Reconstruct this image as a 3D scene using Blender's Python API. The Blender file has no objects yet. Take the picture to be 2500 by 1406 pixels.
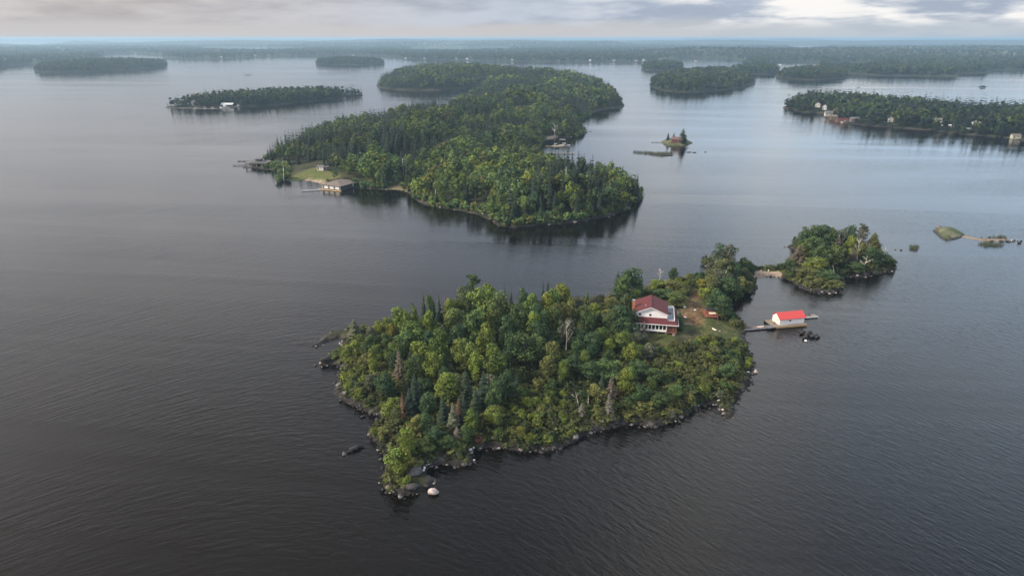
import bpy, math, random
import numpy as np
from mathutils import Vector, Matrix, Euler

R = math.radians
rng = np.random.default_rng(11)
random.seed(11)
scene = bpy.context.scene
COL = scene.collection

# ------------------------------------------------------------------ camera
CAM_H = 80.0
FPX = 1690.0                      # focal length in photograph pixels (2500 wide)
PITCH = math.atan((703 - 93) / FPX)
cam_d = bpy.data.cameras.new('camera')
cam_d.sensor_width = 36.0
cam_d.lens = 36.0 * FPX / 2500.0
cam_d.clip_start = 1.0
cam_d.clip_end = 60000.0
cam = bpy.data.objects.new('camera', cam_d)
cam.location = (0, 0, CAM_H)
cam.rotation_euler = (math.pi / 2 - PITCH, 0, 0)
COL.objects.link(cam)
scene.camera = cam

# ------------------------------------------------------------------ world: daylight sky with a broken cloud deck
SUN_EL, SUN_AZ = R(33), R(-102)    # azimuth clockwise from +y (view direction); the sun stands to the left
world = bpy.data.worlds.new('World')
scene.world = world
world.use_nodes = True


class NT:
    """small helper for writing node trees"""
    def __init__(s, nt):
        s.nt = nt
        nt.nodes.clear()

    def n(s, typ, **kw):
        nd = s.nt.nodes.new(typ)
        for k, v in kw.items():
            if k.startswith('i_'):
                key = k[2:]
                key = int(key) if key.isdigit() else key.replace('_', ' ')
                s.put(nd.inputs[key], v)
            else:
                setattr(nd, k, v)
        return nd

    def put(s, sock, v):
        if isinstance(v, bpy.types.NodeSocket):
            s.nt.links.new(v, sock)
        elif isinstance(v, bpy.types.Node):
            s.nt.links.new(v.outputs[0], sock)
        else:
            sock.default_value = v

    def m(s, op, a, b=None, c=None, clamp=False):
        nd = s.nt.nodes.new('ShaderNodeMath')
        nd.operation = op
        nd.use_clamp = clamp
        for i, v in enumerate((a, b, c)):
            if v is not None:
                s.put(nd.inputs[i], v)
        return nd.outputs[0]

    def mix(s, fac, a, b, blend='MIX'):
        nd = s.nt.nodes.new('ShaderNodeMix')
        nd.data_type = 'RGBA'
        nd.blend_type = blend
        s.put(nd.inputs[0], fac)
        s.put(nd.inputs[6], a)
        s.put(nd.inputs[7], b)
        return nd.outputs[2]

    def ss(s, v, lo, hi, a=0.0, b=1.0):
        nd = s.nt.nodes.new('ShaderNodeMapRange')
        nd.interpolation_type = 'SMOOTHSTEP'
        s.put(nd.inputs[0], v)
        nd.inputs[1].default_value = lo
        nd.inputs[2].default_value = hi
        nd.inputs[3].default_value = a
        nd.inputs[4].default_value = b
        return nd.outputs[0]

    def noise(s, vec, scale, detail=4, rough=0.5, dist=0.0):
        nd = s.nt.nodes.new('ShaderNodeTexNoise')
        s.put(nd.inputs['Vector'], vec)
        nd.inputs['Scale'].default_value = scale
        nd.inputs['Detail'].default_value = detail
        nd.inputs['Roughness'].default_value = rough
        nd.inputs['Distortion'].default_value = dist
        return nd.outputs['Fac']


def c4(r, g, b):
    return (r, g, b, 1.0)


w = NT(world.node_tree)
tc = w.n('ShaderNodeTexCoord')
sep = w.n('ShaderNodeSeparateXYZ', i_0=tc.outputs['Generated'])
X, Y, Z = sep.outputs
Zc = w.m('MAXIMUM', Z, 0.0)
az = w.m('ARCTAN2', X, Y)                                  # 0 straight ahead, positive to the right
sky = w.n('ShaderNodeTexSky', sky_type='NISHITA', sun_disc=False, sun_elevation=SUN_EL, sun_rotation=SUN_AZ,
          altitude=350.0, air_density=1.1, dust_density=1.4, ozone_density=1.0)
den = w.m('ADD', Zc, 0.17)
cx = w.m('DIVIDE', X, den)
cy = w.m('DIVIDE', Y, den)
cv = w.n('ShaderNodeCombineXYZ', i_0=cx, i_1=cy, i_2=0.37)
n_big = w.noise(cv, 0.6, 3, 0.5, 0.1)
n_mid = w.noise(cv, 1.25, 4, 0.50, 0.2)
n_fine = w.noise(cv, 3.0, 5, 0.55, 0.15)
side = w.ss(az, -0.15, 0.50)                               # the deck is closed ahead and on the left, broken on the right
cover = w.m('ADD', w.m('MULTIPLY', n_big, 0.9), w.m('MULTIPLY', n_mid, 0.5))
cover = w.m('SUBTRACT', w.m('ADD', cover, 0.34), w.m('MULTIPLY', side, w.ss(Z, 0.03, 0.10, 0.16, 0.54)))
cover = w.ss(cover, 0.46, 0.80)
# cloud tone: grey undersides, white sunlit puffs on the side facing the sun
low = w.ss(Z, 0.035, 0.16, 0.62, 1.0)                      # dimmed by the air near the horizon
puff = w.m('ADD', w.m('MULTIPLY', n_mid, 0.75), w.m('MULTIPLY', n_fine, 0.35))
white = w.m('MULTIPLY', w.ss(puff, 0.46, 0.62), w.ss(az, 0.0, 0.36, 0.06, 1.0))
warm = w.ss(az, -0.5, 0.15)
grey = w.mix(w.ss(puff, 0.40, 0.72), w.mix(warm, c4(6.4, 6.1, 6.2), c4(5.8, 6.7, 8.3)), w.mix(warm, c4(9.0, 8.6, 8.7), c4(8.0, 9.1, 10.8)))
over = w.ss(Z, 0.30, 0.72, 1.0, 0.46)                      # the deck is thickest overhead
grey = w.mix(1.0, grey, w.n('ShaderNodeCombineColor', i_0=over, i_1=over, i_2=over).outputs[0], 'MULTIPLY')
cloud = w.mix(white, grey, c4(14.5, 14.2, 13.8))
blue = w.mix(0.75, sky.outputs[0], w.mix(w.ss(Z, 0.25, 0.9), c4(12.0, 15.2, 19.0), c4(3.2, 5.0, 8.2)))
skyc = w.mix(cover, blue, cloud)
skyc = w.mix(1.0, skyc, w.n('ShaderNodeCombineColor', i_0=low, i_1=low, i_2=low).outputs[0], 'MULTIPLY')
# thin cloud glows softly around the veiled sun
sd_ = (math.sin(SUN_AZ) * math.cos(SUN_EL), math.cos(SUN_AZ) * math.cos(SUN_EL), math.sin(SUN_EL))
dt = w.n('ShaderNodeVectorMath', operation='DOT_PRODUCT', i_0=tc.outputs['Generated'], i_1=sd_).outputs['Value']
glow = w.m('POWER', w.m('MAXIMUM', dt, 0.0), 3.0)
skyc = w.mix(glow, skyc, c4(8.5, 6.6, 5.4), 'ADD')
# bright hazy band below the deck at the horizon
edge = w.m('ADD', Z, w.m('MULTIPLY', w.m('SUBTRACT', n_mid, 0.5), 0.030))
band = w.ss(edge, 0.010, 0.026, 1.0, 0.0)
bandc = w.mix(w.ss(az, -0.1, 0.55), c4(5.6, 5.4, 5.4), c4(4.5, 5.1, 5.7))
skyc = w.mix(w.m('MULTIPLY', band, 0.92), skyc, bandc)
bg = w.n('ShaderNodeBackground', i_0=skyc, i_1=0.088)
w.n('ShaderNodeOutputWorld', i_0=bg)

# ------------------------------------------------------------------ sun behind thin cloud
sun_d = bpy.data.lights.new('sun', 'SUN')
sun_d.energy = 5.0
sun_d.angle = R(9)
sun_d.color = (1.0, 0.89, 0.75)
sun = bpy.data.objects.new('sun', sun_d)
sdir = Vector((math.sin(SUN_AZ) * math.cos(SUN_EL), math.cos(SUN_AZ) * math.cos(SUN_EL), math.sin(SUN_EL)))
sun.rotation_euler = sdir.to_track_quat('Z', 'Y').to_euler()
sun.location = (-200, -100, 400)
COL.objects.link(sun)

vs = scene.view_settings
vs.view_transform = 'Standard'
vs.look = 'None'
vs.gamma = 1.0
vs.exposure = 0.30
vs.use_curve_mapping = False
scene.render.engine = 'CYCLES'
cy_ = scene.cycles
cy_.use_denoising = True
cy_.max_bounces = 6
cy_.diffuse_bounces = 3
cy_.glossy_bounces = 3
cy_.transmission_bounces = 2
cy_.volume_bounces = 0
cy_.transparent_max_bounces = 4
cy_.caustics_reflective = False
cy_.caustics_refractive = False
cy_.sample_clamp_indirect = 4.0


# ------------------------------------------------------------------ pixel <-> place
def at(px, py, z=0.0):
    """point of the world seen at photograph pixel (px, py) at height z"""
    a, b = (px - 1250.0) / FPX, (703.0 - py) / FPX
    sp, cp = math.sin(PITCH), math.cos(PITCH)
    d = (a, b * sp + cp, b * cp - sp)
    t = (z - CAM_H) / d[2]
    return Vector((d[0] * t, d[1] * t, z))


def to_px(p):
    sp, cp = math.sin(PITCH), math.cos(PITCH)
    dx, dy, dz = p[0], p[1], p[2] - CAM_H
    f = dy * cp - dz * sp
    u = dy * sp + dz * cp
    return 1250 + FPX * dx / f, 703 - FPX * u / f


# ------------------------------------------------------------------ noise in numpy
def _hash(ix, iy, seed):
    h = (ix * 374761393 + iy * 668265263 + seed * 982451653) & 0xFFFFFFFF
    h = ((h ^ (h >> 13)) * 1274126177) & 0xFFFFFFFF
    return ((h ^ (h >> 16)) & 0xFFFF) / 65535.0


def vnoise(x, y, seed=0):
    x = np.asarray(x, float)
    y = np.asarray(y, float)
    ix = np.floor(x).astype(np.int64)
    iy = np.floor(y).astype(np.int64)
    fx, fy = x - ix, y - iy
    fx = fx * fx * (3 - 2 * fx)
    fy = fy * fy * (3 - 2 * fy)
    a = _hash(ix, iy, seed)
    b = _hash(ix + 1, iy, seed)
    c = _hash(ix, iy + 1, seed)
    d = _hash(ix + 1, iy + 1, seed)
    return (a * (1 - fx) + b * fx) * (1 - fy) + (c * (1 - fx) + d * fx) * fy


def fbm(x, y, scale, oct=4, seed=0):
    s = np.zeros(np.shape(x))
    amp, tot = 1.0, 0.0
    for o in range(oct):
        s = s + amp * vnoise(np.asarray(x) / scale, np.asarray(y) / scale, seed + o * 17)
        tot += amp
        amp *= 0.5
        scale *= 0.5
    return s / tot


# ------------------------------------------------------------------ meshes, things and parts
def mesh_np(name, V, quads=None, tris=None, col=None, smooth=False):
    me = bpy.data.meshes.new(name)
    V = np.asarray(V, np.float32)
    nq = 0 if quads is None else len(quads)
    nt = 0 if tris is None else len(tris)
    me.vertices.add(len(V))
    me.vertices.foreach_set('co', V.ravel())
    loops = []
    if nq:
        loops.append(np.asarray(quads, np.int32).ravel())
    if nt:
        loops.append(np.asarray(tris, np.int32).ravel())
    loops = np.concatenate(loops)
    me.loops.add(len(loops))
    me.loops.foreach_set('vertex_index', loops)
    me.polygons.add(nq + nt)
    st = np.concatenate([np.arange(nq) * 4, nq * 4 + np.arange(nt) * 3]).astype(np.int32)
    me.polygons.foreach_set('loop_start', st)
    if smooth:
        me.polygons.foreach_set('use_smooth', np.ones(nq + nt, bool))
    if col is not None:
        a = me.color_attributes.new('tint', 'FLOAT_COLOR', 'POINT')
        c = np.ones((len(V), 4), np.float32)
        c[:, :3] = col
        a.data.foreach_set('color', c.ravel())
    me.update(calc_edges=True)
    me.validate()
    return me


def link(name, data, parent=None, mat=None):
    o = bpy.data.objects.new(name, data)
    COL.objects.link(o)
    if parent is not None:
        o.parent = parent
    if mat is not None and data is not None:
        if len(data.materials) == 0:
            data.materials.append(mat)
    return o


def tag(o, label=None, cat=None, group=None, kind=None):
    if label:
        o['label'] = label
    if cat:
        o['category'] = cat
    if group:
        o['group'] = group
    if kind:
        o['kind'] = kind
    return o


def empty(name, loc, rz=0.0):
    o = bpy.data.objects.new(name, None)
    o.empty_display_size = 0.5
    o.location = loc
    o.rotation_euler = (0, 0, rz)
    COL.objects.link(o)
    return o


class MB:
    """collects boxes, prisms and tubes into one mesh"""
    def __init__(s):
        s.v, s.f = [], []

    def poly(s, verts, faces):
        b = len(s.v)
        s.v += [tuple(p) for p in verts]
        s.f += [tuple(i + b for i in f) for f in faces]
        return s

    def box(s, x0, x1, y0, y1, z0, z1):
        return s.poly([(x0, y0, z0), (x1, y0, z0), (x1, y1, z0), (x0, y1, z0),
                       (x0, y0, z1), (x1, y0, z1), (x1, y1, z1), (x0, y1, z1)],
                      [(3, 2, 1, 0), (4, 5, 6, 7), (0, 1, 5, 4), (1, 2, 6, 5), (2, 3, 7, 6), (3, 0, 4, 7)])

    def hexa(s, P):
        """eight corners: bottom ring then top ring"""
        return s.poly(P, [(3, 2, 1, 0), (4, 5, 6, 7), (0, 1, 5, 4), (1, 2, 6, 5), (2, 3, 7, 6), (3, 0, 4, 7)])

    def tube(s, p0, p1, r0, r1, n=6):
        p0, p1 = Vector(p0), Vector(p1)
        d = (p1 - p0)
        if d.length < 1e-6:
            return s
        d.normalize()
        a = d.orthogonal().normalized()
        b = d.cross(a)
        vs_ = []
        for p, r in ((p0, r0), (p1, r1)):
            for i in range(n):
                t = 2 * math.pi * i / n
                vs_.append(p + (a * math.cos(t) + b * math.sin(t)) * r)
        fs = [(i, (i + 1) % n, n + (i + 1) % n, n + i) for i in range(n)]
        fs += [tuple(range(n - 1, -1, -1)), tuple(range(n, 2 * n))]
        return s.poly(vs_, fs)

    def slab(s, p, thick):
        """a thin roof slab: four corners of the top, thickness straight down"""
        p = [Vector(q) for q in p]
        lo = [q - Vector((0, 0, thick)) for q in p]
        return s.hexa(lo + p)

    def build(s, name, mat, parent=None, smooth=False, loc=None):
        me = bpy.data.meshes.new(name)
        me.from_pydata(s.v, [], s.f)
        if smooth:
            for p in me.polygons:
                p.use_smooth = True
        me.update()
        o = link(name, me, parent, mat)
        if loc is not None:
            o.location = loc
        return o


# ------------------------------------------------------------------ materials
def new_mat(name):
    m = bpy.data.materials.new(name)
    m.use_nodes = True
    t = NT(m.node_tree)
    b = t.n('ShaderNodeBsdfPrincipled')
    t.n('ShaderNodeOutputMaterial', i_0=b.outputs[0])
    return m, t, b


def plain(name, rgb, rough=0.7, var=0.18, scale=1.2, metal=0.0, spec=0.5, bump=0.0, streak=None):
    """paint, wood, stone: a base colour with soft noise wear"""
    m, t, b = new_mat(name)
    tcn = t.n('ShaderNodeTexCoord')
    vec = tcn.outputs['Object']
    if streak:
        vec = t.n('ShaderNodeMapping', i_Vector=vec, i_Scale=streak).outputs[0]
    n1 = t.noise(vec, scale, 5, 0.6)
    n2 = t.noise(vec, scale * 7.3, 3, 0.6)
    f = t.m('ADD', t.m('MULTIPLY', n1, 0.65), t.m('MULTIPLY', n2, 0.35))
    f = t.ss(f, 0.3, 0.7)
    lo = c4(*[max(0, k * (1 - var)) for k in rgb])
    hi = c4(*[min(1, k * (1 + var * 0.8)) for k in rgb])
    t.put(b.inputs['Base Color'], t.mix(f, lo, hi))
    b.inputs['Roughness'].default_value = rough
    b.inputs['Metallic'].default_value = metal
    b.inputs['Specular IOR Level'].default_value = spec
    if bump:
        bp = t.n('ShaderNodeBump', i_Height=f)
        bp.inputs['Strength'].default_value = 1.0
        bp.inputs['Distance'].default_value = bump
        t.put(b.inputs['Normal'], bp)
    return m


def tinted(name, rough=0.85, transl=0.0, noise=None, spec=0.25):
    """object colour times the vertex tint of the mesh"""
    m, t, b = new_mat(name)
    oi = t.n('ShaderNodeObjectInfo')
    at_ = t.n('ShaderNodeAttribute', attribute_name='tint')
    colr = t.mix(1.0, oi.outputs['Color'], at_.outputs['Color'], 'MULTIPLY')
    if noise:
        g = t.n('ShaderNodeNewGeometry')
        f = t.noise(g.outputs['Position'], noise[0], 5, 0.65)
        f = t.ss(f, 0.3, 0.7, 1 - noise[1], 1 + noise[1])
        colr = t.mix(1.0, colr, t.n('ShaderNodeCombineColor', i_0=f, i_1=f, i_2=f).outputs[0], 'MULTIPLY')
        if len(noise) > 2:
            bp = t.n('ShaderNodeBump', i_Height=t.noise(g.outputs['Position'], noise[0] * 2.5, 6, 0.65))
            bp.inputs['Strength'].default_value = 1.0
            bp.inputs['Distance'].default_value = noise[2]
            t.put(b.inputs['Normal'], bp)
    t.put(b.inputs['Base Color'], colr)
    b.inputs['Roughness'].default_value = rough
    b.inputs['Specular IOR Level'].default_value = spec
    if transl:
        tr = t.n('ShaderNodeBsdfTranslucent', i_0=colr)
        mx = t.n('ShaderNodeMixShader', i_0=transl, i_1=b.outputs[0], i_2=tr.outputs[0])
        for nd in t.nt.nodes:
            if nd.bl_idname == 'ShaderNodeOutputMaterial':
                t.put(nd.inputs[0], mx.outputs[0])
    return m


M_leaf = tinted('foliage', 0.8, 0.16)
M_needle = tinted('needles', 0.85, 0.10)
M_bark = tinted('bark', 0.9, 0, (3.0, 0.3))
M_ground = tinted('ground', 0.95, 0, (0.9, 0.35, 0.10))
M_canopy = tinted('far_canopy', 0.95, 0, (0.05, 0.35))
M_rock = tinted('rock', 0.85, 0, (1.6, 0.45, 0.12))

# ------------------------------------------------------------------ the lake
def make_lake():
    m, t, b = new_mat('lake_water')
    g = t.n('ShaderNodeNewGeometry')
    s = t.n('ShaderNodeSeparateXYZ', i_0=g.outputs['Position'])
    x, y = s.outputs[0], s.outputs[1]
    # crests bend round: rising to the right on the left side, falling on the right side
    xs = t.m('DIVIDE', t.m('ADD', t.m('MINIMUM', t.m('MAXIMUM', x, -420.0), 420.0), 43.0), 80.0)
    bend = t.m('MULTIPLY', t.m('LOGARITHM', t.m('COSH', xs), math.e), 1.6 * 80.0)
    v = t.m('ADD', y, bend)
    u = t.m('SUBTRACT', x, t.m('MULTIPLY', y, 0.6))
    wv = t.n('ShaderNodeCombineXYZ', i_0=t.m('MULTIPLY', u, 0.30), i_1=t.m('MULTIPLY', v, 0.80), i_2=0.0)
    n1 = t.noise(wv, 1.0, 3, 0.55, 0.5)
    wv2 = t.n('ShaderNodeCombineXYZ', i_0=t.m('MULTIPLY', u, 0.09), i_1=t.m('MULTIPLY', v, 0.30), i_2=4.0)
    n2 = t.noise(wv2, 1.0, 2, 0.5, 0.3)
    wv3 = t.n('ShaderNodeCombineXYZ', i_0=t.m('ADD', t.m('MULTIPLY', x, 0.55), t.m('MULTIPLY', y, 0.75)), i_1=t.m('SUBTRACT', t.m('MULTIPLY', x, 0.30), t.m('MULTIPLY', y, 0.22)), i_2=2.0)
    n3 = t.noise(wv3, 1.0, 3, 0.5)
    h = t.m('ADD', t.m('MULTIPLY', n1, 0.125), t.m('ADD', t.m('MULTIPLY', n2, 0.02), t.m('MULTIPLY', n3, 0.05)))
    # wind streaks: rougher and calmer lanes
    st = t.n('ShaderNodeCombineXYZ', i_0=t.m('MULTIPLY', x, 0.0035), i_1=t.m('MULTIPLY', y, 0.011), i_2=1.0)
    st2 = t.n('ShaderNodeCombineXYZ', i_0=t.m('MULTIPLY', x, 0.0016), i_1=t.m('MULTIPLY', t.m('ADD', y, t.m('MULTIPLY', x, 0.12)), 0.026), i_2=7.0)
    lane = t.m('MULTIPLY', t.ss(t.noise(st, 1.0, 4, 0.6, 0.8), 0.33, 0.66, 0.55, 1.15), t.ss(t.noise(st2, 1.0, 3, 0.6, 0.4), 0.36, 0.52, 0.45, 1.1))
    fetch = t.ss(y, 190.0, 420.0, 1.0, 0.42)                # open water near by is choppier than the sheltered channels
    bp = t.n('ShaderNodeBump', i_Height=t.m('MULTIPLY', h, t.m('MULTIPLY', lane, fetch)))
    bp.inputs['Strength'].default_value = 1.0
    bp.inputs['Distance'].default_value = 1.0
    t.put(b.inputs['Normal'], bp)
    b.inputs['Base Color'].default_value = c4(0.0034, 0.0024, 0.0018)
    b.inputs['Roughness'].default_value = 0.10
    b.inputs['IOR'].default_value = 1.333
    t.put(b.inputs['Roughness'], t.m('MULTIPLY', lane, 0.07))
    S = 24000.0
    o = MB().poly([(-S, -S, 0), (S, -S, 0), (S, S, 0), (-S, S, 0)], [(0, 1, 2, 3)]).build('lake', m)
    tag(o, kind='structure')
    return o


make_lake()

# ------------------------------------------------------------------ land: height fields from shorelines
def smooth_poly(P, n=5):
    P = np.asarray(P, float)
    out = []
    N = len(P)
    for i in range(N):
        p0, p1, p2, p3 = P[i - 1], P[i], P[(i + 1) % N], P[(i + 2) % N]
        for k in range(n):
            t = k / n
            out.append(0.5 * ((2 * p1) + (-p0 + p2) * t + (2 * p0 - 5 * p1 + 4 * p2 - p3) * t * t +
                              (-p0 + 3 * p1 - 3 * p2 + p3) * t ** 3))
    return np.array(out)


def poly_sd(x, y, P):
    """signed distance to polygon P, positive inside"""
    x = np.asarray(x, float).ravel()
    y = np.asarray(y, float).ravel()
    best = np.full(x.shape, 1e18)
    inside = np.zeros(x.shape, bool)
    N = len(P)
    for i in range(N):
        ax, ay = P[i]
        bx, by = P[(i + 1) % N]
        ex, ey = bx - ax, by - ay
        L = ex * ex + ey * ey + 1e-12
        t = np.clip(((x - ax) * ex + (y - ay) * ey) / L, 0, 1)
        dx, dy = x - ax - t * ex, y - ay - t * ey
        best = np.minimum(best, dx * dx + dy * dy)
        c = ((ay > y) != (by > y))
        if c.any():
            xi = ax + (y - ay) / (by - ay + 1e-18) * ex
            inside ^= (c & (x < xi))
    d = np.sqrt(best)
    return np.where(inside, d, -d)


def px_poly(pts, n=0, z=0.0):
    P = np.array([at(a, b, z)[:2] for a, b in pts])
    return smooth_poly(P, n) if n else P


class Land:
    def __init__(s, pts, hmax, L, jit=1.0, jscale=6.0, beach=0.35, n=4, hills=()):
        s.P = px_poly(pts, n)
        s.hmax, s.L, s.jit, s.jscale, s.beach = hmax, L, jit, jscale, beach
        s.hills = hills
        s.lo = s.P.min(0)
        s.hi = s.P.max(0)

    def sd(s, x, y):
        shp = np.shape(x)
        d = poly_sd(x, y, s.P).reshape(shp)
        return d + (fbm(x, y, s.jscale, 3, 5) - 0.5) * 2 * s.jit

    def h(s, x, y, d=None):
        x = np.asarray(x, float)
        y = np.asarray(y, float)
        if d is None:
            d = s.sd(x, y)
        up = np.maximum(d, 0)
        z = np.where(d > 0, s.beach * (1 - np.exp(-up / 1.2)) + s.hmax * (1 - np.exp(-up / s.L)), d * 0.45)
        z = z + np.where(d > 0, (fbm(x, y, s.L * 0.9, 3, 9) - 0.5) * s.hmax * 0.5 * (1 - np.exp(-up / s.L)), 0)
        for (hx, hy, hr, hz) in s.hills:
            z = z + np.where(d > 0, hz * np.exp(-((x - hx) ** 2 + (y - hy) ** 2) / hr ** 2) * (1 - np.exp(-up / s.L)), 0)
        rough = (fbm(x, y, 2.2, 3, 31) - 0.5) * 0.9 * np.exp(-np.abs(d) / 3.0)
        return np.maximum(z + rough * min(1.0, s.jit), -2.5)

    def cache(s, cell=1.0):
        s.cell = cell
        s.o = s.lo - 6
        xs = np.arange(s.o[0], s.hi[0] + 6, cell)
        ys = np.arange(s.o[1], s.hi[1] + 6, cell)
        gx, gy = np.meshgrid(xs, ys)
        s.grid = s.h(gx, gy)

    def hz(s, x, y):
        fx, fy = (x - s.o[0]) / s.cell, (y - s.o[1]) / s.cell
        ix = min(max(int(fx), 0), s.grid.shape[1] - 2)
        iy = min(max(int(fy), 0), s.grid.shape[0] - 2)
        fx, fy = min(max(fx - ix, 0), 1), min(max(fy - iy, 0), 1)
        g = s.grid
        return float((g[iy, ix] * (1 - fx) + g[iy, ix + 1] * fx) * (1 - fy) + (g[iy + 1, ix] * (1 - fx) + g[iy + 1, ix + 1] * fx) * fy)

    def ground(s, px, py, add=0.0):
        z = 1.0
        for _ in range(8):
            p = at(px, py, z + add)
            z = 0.5 * z + 0.5 * max(0.0, s.hz(p.x, p.y))
        p = at(px, py, z + add)
        return Vector((p.x, p.y, max(0.0, s.hz(p.x, p.y))))

    def mesh(s, name, cell, colour, mat, margin=None, depth=None):
        margin = cell * 2 if margin is None else margin
        x0, y0 = s.lo - margin
        x1, y1 = s.hi + margin
        xs = np.arange(x0, x1 + cell, cell)
        ys = np.arange(y0, y1 + cell, cell)
        gx, gy = np.meshgrid(xs, ys)
        gx = gx + (vnoise(gx * 3.1, gy * 2.7, 3) - 0.5) * cell * 0.5
        gy = gy + (vnoise(gx * 2.3, gy * 3.7, 4) - 0.5) * cell * 0.5
        d = s.sd(gx, gy)
        z = s.h(gx, gy, d)
        keep = d > -margin
        ny, nx = gx.shape
        idx = np.arange(nx * ny).reshape(ny, nx)
        q = np.stack([idx[:-1, :-1], idx[:-1, 1:], idx[1:, 1:], idx[1:, :-1]], -1).reshape(-1, 4)
        kq = keep.ravel()[q].any(1)
        q = q[kq]
        used = np.unique(q)
        remap = -np.ones(nx * ny, int)
        remap[used] = np.arange(len(used))
        V = np.stack([gx.ravel(), gy.ravel(), z.ravel()], -1)[used]
        C = colour(V[:, 0], V[:, 1], V[:, 2], d.ravel()[used])
        me = mesh_np(name, V, quads=remap[q], col=C, smooth=True)
        o = link(name, me, None, mat)
        tag(o, kind='structure')
        return o


def lerp(a, b, t):
    a = np.asarray(a, float)
    b = np.asarray(b, float)
    t = np.clip(t, 0, 1)[:, None]
    return a * (1 - t) + b * t


def sstep(x, a, b):
    t = np.clip((x - a) / (b - a), 0, 1)
    return t * t * (3 - 2 * t)


NEAR_PX = [(765, 845), (782, 828), (812, 812), (848, 806), (905, 806), (950, 797), (1000, 790), (1060, 780),
           (1130, 770), (1200, 762), (1280, 756), (1350, 748), (1420, 738), (1490, 732), (1545, 722), (1585, 706),
           (1630, 697), (1680, 684), (1712, 675), (1738, 655), (1722, 648), (1714, 638), (1735, 634), (1770, 643),
           (1812, 655), (1850, 657), (1885, 655), (1912, 650), (1935, 632), (1945, 616), (1932, 608), (1920, 602),
           (1938, 598), (1975, 606), (2040, 607), (2100, 611), (2140, 620), (2168, 634), (2188, 657), (2150, 668),
           (2110, 676), (2062, 677), (2056, 704), (2035, 714), (1990, 714), (1955, 702), (1930, 684), (1912, 679),
           (1890, 676), (1850, 678), (1840, 686), (1846, 704), (1820, 716), (1792, 722), (1782, 738), (1788, 772),
           (1806, 786), (1820, 800), (1822, 828), (1828, 855), (1838, 880), (1836, 912), (1826, 944), (1806, 965),
           (1796, 992), (1788, 1020), (1765, 1012), (1752, 988), (1715, 992), (1690, 1006), (1650, 1027), (1600, 1042), (1545, 1036),
           (1500, 1043), (1445, 1055), (1404, 1076), (1355, 1098), (1285, 1102), (1210, 1094), (1160, 1096),
           (1148, 1106), (1155, 1128), (1120, 1138), (1085, 1130), (1052, 1142), (1042, 1152), (1062, 1172), (1052, 1192), (1020, 1204), (975, 1209), (942, 1194),
           (934, 1160), (937, 1115), (922, 1080), (902, 1064), (905, 1044), (926, 1036), (936, 1022), (905, 1008),
           (865, 992), (832, 975), (816, 950), (828, 915), (826, 892), (802, 891), (778, 892), (786, 882),
           (815, 872), (826, 858), (835, 838), (828, 826), (800, 834), (778, 846)]
_b = at(1880, 665)
near = Land(NEAR_PX, 3.4, 9.0, jit=0.55, jscale=4.0, beach=0.45, n=3, hills=((_b.x, _b.y, 7.0, -3.2),))

MID_PX = [(604, 400), (632, 396), (662, 385), (690, 366), (740, 346), (800, 332), (870, 321), (920, 312), (960, 297),
          (1040, 283), (1100, 275), (1150, 262), (1160, 250), (1142, 244), (1156, 238), (1172, 230), (1176, 222),
          (1150, 217), (1100, 220), (1040, 222), (960, 220), (927, 214), (922, 207), (945, 196), (966, 186),
          (1000, 176), (1060, 170), (1150, 172), (1230, 178), (1262, 188), (1330, 197), (1400, 202), (1450, 207),
          (1486, 226), (1514, 246), (1523, 262), (1492, 266), (1460, 272), (1440, 283), (1424, 292), (1410, 300),
          (1413, 312), (1428, 320), (1424, 330), (1400, 335), (1360, 338), (1333, 342), (1320, 352), (1316, 370),
          (1326, 390), (1348, 410), (1400, 432), (1440, 444), (1500, 454), (1546, 462), (1566, 472), (1563, 486),
          (1541, 504), (1502, 525), (1440, 539), (1370, 546), (1300, 551), (1245, 555), (1216, 549), (1198, 536),
          (1165, 523), (1100, 511), (1050, 503), (1020, 491), (1000, 471), (962, 463), (935, 464), (900, 461),
          (850, 459), (800, 455), (765, 444), (725, 440), (692, 444), (675, 443), (684, 430), (672, 416), (640, 413)]
mid = Land(MID_PX, 6.0, 45.0, jit=2.0, jscale=14.0, beach=0.6, n=3,
           hills=((-60, 560, 130, 5.0), (40, 800, 150, 6.0), (-60, 1450, 300, 8.0), (90, 1250, 250, 6.0)))

LEFT_PX = [(404, 262), (440, 258), (470, 254), (540, 246), (600, 241), (680, 236), (760, 233), (820, 233), (852, 233),
           (884, 231), (882, 236), (850, 237), (820, 242), (760, 249), (680, 257), (600, 262), (540, 263), (470, 265), (430, 264)]
left = Land(LEFT_PX, 3.0, 30.0, jit=2.5, jscale=20.0, n=3)

RIGHT_PX = [(1912, 262), (1932, 256), (1950, 247), (2000, 246), (2100, 252), (2180, 262), (2210, 265), (2300, 272),
            (2400, 278), (2500, 284), (2620, 300), (2660, 340), (2600, 352), (2500, 344), (2460, 339), (2400, 333),
            (2330, 326), (2260, 319), (2180, 313), (2110, 307), (2060, 301), (2022, 293), (2012, 281), (1990, 278),
            (1946, 273), (1934, 266)]
right = Land(RIGHT_PX, 5.0, 35.0, jit=2.5, jscale=20.0, n=3)

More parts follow.
